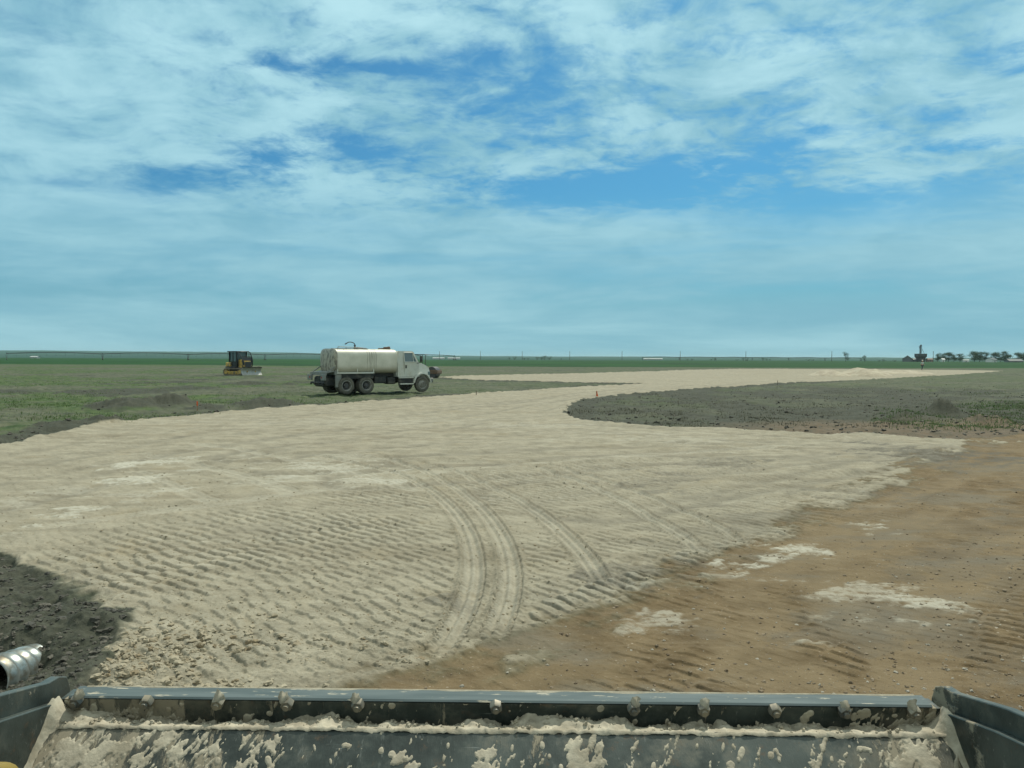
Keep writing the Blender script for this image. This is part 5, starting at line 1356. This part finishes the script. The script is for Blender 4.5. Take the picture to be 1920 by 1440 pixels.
    mud_layer('dried_mud', E, 'e', [f0, f1], .075, .0014, 500, lambda X, S: -.25+.5*sst(X, -.55, -.95)*sst(S, .01, .05)+.35*sst(X, .9, 1.1)+.38*sst(S, .045, .07))
    mud_layer('dried_mud', Fl, 'f', fl, .30, .0018, 520, lambda X, S: -.12+.48*sst(X, -.42, -.85)+.33*sst(X, .80, 1.05)-.1*sst(S, .0, .02)*0)
    # dusty rim along the far top edge
    mb = MB(); n = 260; V2 = []; F2 = []
    for i in range(n):
        x = -HW+.05+(2*HW-.1)*i/(n-1); k = fbm(np.array([x*9.0]), np.array([.3]), 3, 410)[0]; k = max(0, k-.36)*1.6*(1 if x > -.55 else .5)
        w = .0015+.006*k
        V2 += [(x, 2.012-oy+.004, 1.5158-oz), (x, 2.012-oy-w*1.6, 1.5155-oz), (x, 2.012-oy-w*.6, 1.5165-oz+w*.35)]
    for i in range(n-1): F2 += [(i*3+1, (i+1)*3+1, (i+1)*3+2, i*3+2), (i*3+2, (i+1)*3+2, (i+1)*3, i*3)]
    mb.add(V2, F2); mb.build('dust_rim', 'mud', root)
    # heaps filling the corners
    for s in (-1, 1):
        nu, nv = 60, 34; U, W_ = np.meshgrid(np.linspace(0, 1, nu), np.linspace(0, 1, nv), indexing='ij')
        # U along depth (1 = far), W across from side plate inward
        yy = 1.62+(2.0-1.62)*U
        fz = np.interp(yy, [p[0] for p in fl[::-1]], [p[1] for p in fl[::-1]]); fz = np.where(yy > 1.905, 1.4635-(yy-1.905)*.15, fz)
        wid = (.115 if s < 0 else .075)*(.35+1.0*fbm(U*6, U*0+s, 3, 420)) + .02 + .05*(fbm(U*40, U*0+s, 3, 421)-.5)
        wid = np.maximum(.012, wid*(.14+.50*sst(yy, 1.84, 1.97)))
        top = np.where(yy > 1.93, .055, .016+.04*sst(yy, 1.66, 1.93))*(0.8+.4*fbm(U*6, W_*0, 3, 422))
        X = s*(HW-.008 - wid*W_)
        prof = (1-W_)**2.2
        Z = fz+top*prof-.004*(W_ > .95)+(fbm(X*40, yy*40, 5, 424)-.45)*.020*(1-W_*.75)
        Z = np.where(yy > 1.95, Z*(1)-.0, Z)
        V3 = np.stack([X, yy-oy-.012*prof*(yy > 1.96), Z-oz], -1).reshape(-1, 3)
        i, j = np.meshgrid(np.arange(nu-1), np.arange(nv-1), indexing='ij')
        Fc = np.stack([i*nv+j, (i+1)*nv+j, (i+1)*nv+j+1, i*nv+j+1], -1).reshape(-1, 4)
        o = raw_mesh('corner_dirt', V3, Fc, M['mud'], True); o.parent = root
    # nuts on the edge plate
    axis = ne
    for k, px in enumerate((145, 277, 410, 540, 672, 930, 1187, 1317, 1450, 1580, 1710)):
        c = on_plane(px, 1319+ (px-960)*.011+2, pe, ne)-Vector((ox, oy, oz)); c = inv @ c
        pl = pe-Vector((0, oy, oz)); c = c-ne*((c-pl).dot(ne))
        mb = MB(); r = .0165
        ang = random.random()*3
        a = ne.orthogonal().normalized(); b_ = ne.cross(a)
        def hexr(rr, hgt): return [tuple(c+a*rr*math.cos(ang+math.pi*i/3)+b_*rr*math.sin(ang+math.pi*i/3)+ne*hgt) for i in range(6)]
        V4 = hexr(r, 0)+hexr(r, .016)+hexr(r*.86, .020)+hexr(.011, .0202)+hexr(.0085, .0202)
        F4 = []
        for L_ in range(4):
            for i in range(6): F4.append((L_*6+i, L_*6+(i+1) % 6, L_*6+6+(i+1) % 6, L_*6+6+i))
        mb.add(V4, F4); mb.tube(c, c+ne*.0275, .0085, .008, 12)
        nut = mb.build('bolt', 'nut', root, 30)
        # dried mud cap on the upper side of each nut
        mb = MB(); V5 = []; F5 = []; K = 14; rg = np.random.default_rng(k+50)
        up = -te
        sx_ = rg.uniform(-.010, .010); cen = c+up*.008+Vector((sx_, 0, 0))
        for ri, (rr, hgt) in enumerate(((.017, -.001), (.0135, .006), (.009, .0155), (.004, .0185))):
            for i in range(K):
                th_ = 2*math.pi*i/K; kk = 1+.28*rg.uniform(-1, 1)
                V5.append(tuple(cen+Vector((1, 0, 0))*rr*kk*math.cos(th_)*.75+up*(rr*kk*math.sin(th_)*1.15+.004)+ne*hgt))
        V5.append(tuple(cen+up*.004+ne*.020))
        for ri in range(3):
            for i in range(K): F5.append((ri*K+i, ri*K+(i+1) % K, ri*K+K+(i+1) % K, ri*K+K+i))
        for i in range(K): F5.append((3*K+i, 3*K+(i+1) % K, 4*K))
        mb.add(V5, F5)
        if k not in (1, 5, 8): mb.build('mud_cap', 'mud', nut, 60)
    # drain hole, dark recessed ring
    c = on_plane(323, 1358+2, pe, ne)-Vector((ox, oy, oz)); c = inv @ c; pl = pe-Vector((0, oy, oz)); c = c-ne*((c-pl).dot(ne))
    mb = MB(); mb.tube(c+ne*.0005, c+ne*.003, .011, .011, 18); mb.build('hole_plug', 'dark_cab', root)
    # lift arms
    for s in (-1, 1):
        mb = MB(); x0, x1 = sorted((s*.79, s*.95))
        pr = [(1.02, 1.2), (1.0, 1.56), (1.04, 1.675), (1.12, 1.73), (1.21, 1.742), (1.27, 1.712), (1.29, 1.61), (1.20, 1.2)]
        mb.prism([(p[0]-oy, p[1]-oz) for p in pr], x0, x1, Matrix(((0, 1, 0, 0), (1, 0, 0, 0), (0, 0, 1, 0), (0, 0, 0, 1))))
        o = mb.build('lift_arm', 'arm_yellow', root, 35); md = o.modifiers.new('Bevel', 'BEVEL'); md.width = .02; md.segments = 3
bucket()

# ------------------------------------------------------------------ light and sky
SUN_EL, SUN_AZ = R(54), R(24)   # azimuth from +Y, negative = left
sd = Vector((math.sin(SUN_AZ)*math.cos(SUN_EL), math.cos(SUN_AZ)*math.cos(SUN_EL), math.sin(SUN_EL)))
sl = bpy.data.lights.new('sun', 'SUN'); sl.energy = 3.8; sl.angle = R(1.0); sl.color = (1.0, 0.94, 0.80)
so = bpy.data.objects.new('sun', sl); COL.objects.link(so)
so.rotation_euler = (-sd).to_track_quat('-Z', 'Y').to_euler()
w = bpy.data.worlds.new("World"); SC.world = w; w.use_nodes = True
nt = w.node_tree
for n in list(nt.nodes): nt.nodes.remove(n)
out = N(nt, 'ShaderNodeOutputWorld'); bg = N(nt, 'ShaderNodeBackground'); nt.links.new(bg.outputs[0], out.inputs[0])
sky = N(nt, 'ShaderNodeTexSky'); sky.sky_type = 'NISHITA'; sky.sun_disc = False
sky.sun_elevation = SUN_EL; sky.sun_rotation = SUN_AZ; sky.air_density = 1.0; sky.dust_density = 1.5; sky.ozone_density = 1.0
D = N(nt, 'ShaderNodeTexCoord').outputs['Generated']
sp = N(nt, 'ShaderNodeSeparateXYZ'); nt.links.new(D, sp.inputs[0])
dx, dy, dz = sp.outputs
dzc = math_(nt, 'MAXIMUM', dz, 0.0)
den = math_(nt, 'ADD', dzc, 0.15)
cx_ = math_(nt, 'DIVIDE', dx, den); cy_ = math_(nt, 'DIVIDE', dy, den)
cb = N(nt, 'ShaderNodeCombineXYZ'); nt.links.new(cx_, cb.inputs[0]); nt.links.new(cy_, cb.inputs[1])
PL = cb.outputs[0]
# directional angles
u_ = math_(nt, 'ARCTAN2', dx, dy); v_ = math_(nt, 'ARCSINE', dz)
n_big = noise(nt, mapping(nt, PL, (0.9, 0.9, 1), (0, 0, R(20)), (3.1, 1.7, 0)), 1.0, 5, 0.55, 0.3)
n_med = noise(nt, mapping(nt, PL, (3.2, 3.8, 1), (0, 0, R(15)), (1.1, 4.2, 0)), 1.0, 8, 0.60, 0.5)
n_fin = noise(nt, mapping(nt, PL, (11, 12, 1), (0, 0, R(30)), (7.1, .7, 0)), 1.0, 6, 0.62, 0.4)
cb2 = N(nt, 'ShaderNodeCombineXYZ'); nt.links.new(u_, cb2.inputs[0]); nt.links.new(v_, cb2.inputs[1])
AV = cb2.outputs[0]
n_str = noise(nt, mapping(nt, AV, (2.2, 15, 1), (0, 0, R(3)), (.3, .4, 0)), 1.0, 6, 0.6, 0.3)
n_lay = noise(nt, mapping(nt, AV, (5, 9, 1), (0, 0, R(-12)), (2.3, .9, 0)), 1.0, 6, 0.6, 0.4)
def hole(px, py, w_, h_, s, rot=0.0):
    u0 = math.atan((px-960)/F); v0 = math.atan((671-py)/F*math.cos(u0))
    du = math_(nt, 'SUBTRACT', u_, u0); dv = math_(nt, 'SUBTRACT', v_, v0)
    c_, s_ = math.cos(rot), math.sin(rot)
    a = math_(nt, 'ADD', math_(nt, 'MULTIPLY', du, c_), math_(nt, 'MULTIPLY', dv, s_))
    b_ = math_(nt, 'SUBTRACT', math_(nt, 'MULTIPLY', dv, c_), math_(nt, 'MULTIPLY', du, s_))
    a = math_(nt, 'DIVIDE', a, w_/F); b_ = math_(nt, 'DIVIDE', b_, h_/F)
    d2 = math_(nt, 'ADD', math_(nt, 'MULTIPLY', a, a), math_(nt, 'MULTIPLY', b_, b_))
    g = math_(nt, 'EXPONENT', math_(nt, 'MULTIPLY', d2, -1.0))
    return math_(nt, 'MULTIPLY', g, s)
hs = [hole(1270, 335, 200, 40, .92, R(3)), hole(1560, 372, 300, 26, .62, R(0)), hole(1030, 360, 150, 34, .65, 0), hole(1750, 395, 220, 34, .4),
      hole(560, 135, 80, 15, .55, 0), hole(780, 140, 130, 16, .62, R(-2)), hole(900, 112, 60, 18, .6), hole(1020, 125, 60, 30, .40), hole(1010, 215, 110, 55, .40), hole(850, 215, 90, 60, .28), hole(310, 348, 80, 30, .66, R(8)), hole(490, 310, 70, 34, .50, R(10)),
      hole(690, 285, 90, 26, .45, 0), hole(600, 255, 60, 20, .2), hole(1790, 212, 60, 20, .50), hole(1340, 95, 60, 16, .38), hole(1570, 70, 120, 14, .26), hole(1480, 265, 90, 14, .40, R(12)), hole(1850, 270, 90, 16, .30), hole(1910, 110, 60, 20, .3), hole(130, 350, 50, 12, .35), hole(1430, 215, 60, 16, .22), hole(1260, 20, 60, 16, .3)]
hsum = hs[0]
for h_ in hs[1:]: hsum = math_(nt, 'ADD', hsum, h_)
calm_l = mr(nt, u_, -0.62, -0.26, 0.40, 1.0)
base_c = math_(nt, 'ADD', 0.84, math_(nt, 'MULTIPLY', calm_l, math_(nt, 'MULTIPLY', math_(nt, 'SUBTRACT', n_med, 0.5), 2.0)))
base_c = math_(nt, 'ADD', base_c, math_(nt, 'MULTIPLY', calm_l, math_(nt, 'MULTIPLY', math_(nt, 'SUBTRACT', n_fin, 0.5), 1.9)))
base_c = math_(nt, 'ADD', base_c, math_(nt, 'MULTIPLY', math_(nt, 'SUBTRACT', n_big, 0.5), 0.5))
wob = math_(nt, 'MULTIPLY', hsum, math_(nt, 'ADD', 0.75, math_(nt, 'MULTIPLY', n_lay, 0.9)))
cov_hi = mr(nt, math_(nt, 'SUBTRACT', base_c, wob), -0.05, 0.98)
# low veil towards the horizon
low_c = math_(nt, 'ADD', 0.62, math_(nt, 'MULTIPLY', math_(nt, 'SUBTRACT', n_str, 0.5), 2.0))
cov_lo = mr(nt, math_(nt, 'SUBTRACT', low_c, math_(nt, 'MULTIPLY', hsum, 0.9)), -0.15, 0.8, 0.15, 1.0)
cov_lo = math_(nt, 'MAXIMUM', cov_lo, mr(nt, v_, 0.13, 0.05, 0.0, 0.96))
lowf = mr(nt, v_, 0.22, 0.15)
cov = math_(nt, 'ADD', math_(nt, 'MULTIPLY', cov_hi, math_(nt, 'SUBTRACT', 1.0, lowf)), math_(nt, 'MULTIPLY', cov_lo, lowf))
cov = math_(nt, 'MULTIPLY', cov, mr(nt, dz, -.02, .02, .8, 1.0))
# colours (x10 because background strength is 0.1)
skyc = mixc(nt, 1.0, sky.outputs[0], (0.21, 0.62, 0.83), 'MULTIPLY')
cl_d = (2.15, 4.75, 6.0); cl_b = (4.9, 7.9, 8.7)
shade = mr(nt, math_(nt, 'ADD', math_(nt, 'MULTIPLY', n_med, .45), math_(nt, 'ADD', math_(nt, 'MULTIPLY', n_big, .25), math_(nt, 'MULTIPLY', n_lay, .35))), 0.38, 0.66)
shade = math_(nt, 'MULTIPLY', shade, mr(nt, v_, 0.05, 0.42, 0.35, 1.0))
clc = mixc(nt, shade, cl_d, cl_b)
hzc = mixc(nt, mr(nt, n_str, 0.35, 0.65), (2.15, 4.7, 5.8), (3.4, 6.1, 6.9))
clc = mixc(nt, mr(nt, v_, 0.20, 0.02), clc, hzc)
# unseen cloud overhead and behind, whitened to make the ambient light less cyan
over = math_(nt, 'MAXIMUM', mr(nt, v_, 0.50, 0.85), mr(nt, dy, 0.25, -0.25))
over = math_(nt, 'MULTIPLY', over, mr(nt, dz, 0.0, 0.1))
fin = mixc(nt, cov, skyc, clc)
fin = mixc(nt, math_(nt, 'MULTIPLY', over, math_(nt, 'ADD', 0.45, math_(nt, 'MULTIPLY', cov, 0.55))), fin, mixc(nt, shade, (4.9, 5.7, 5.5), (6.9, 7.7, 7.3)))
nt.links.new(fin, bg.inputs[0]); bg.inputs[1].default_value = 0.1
SC.view_settings.view_transform = 'Standard'; SC.view_settings.look = 'None'; SC.view_settings.exposure = 0; SC.view_settings.gamma = 1
SC.cycles.max_bounces = 6; SC.cycles.use_denoising = True

# ------------------------------------------------------------------ air
def haze():
    mb = MB(); mb.box(-14000, 14000, -3000, 21000, -6.0, 60.0)
    mt = bpy.data.materials.new('haze'); mt.use_nodes = True; n_ = mt.node_tree
    for q in list(n_.nodes): n_.nodes.remove(q)
    o_ = N(n_, 'ShaderNodeOutputMaterial'); v = N(n_, 'ShaderNodeVolumePrincipled')
    v.inputs['Color'].default_value = (0.62, 0.88, 0.95, 1); v.inputs['Density'].default_value = 0.00006; v.inputs['Anisotropy'].default_value = 0.2
    n_.links.new(v.outputs[0], o_.inputs['Volume'])
    o = mb.build('haze', mt, None, 0); o['kind'] = 'stuff'
haze()
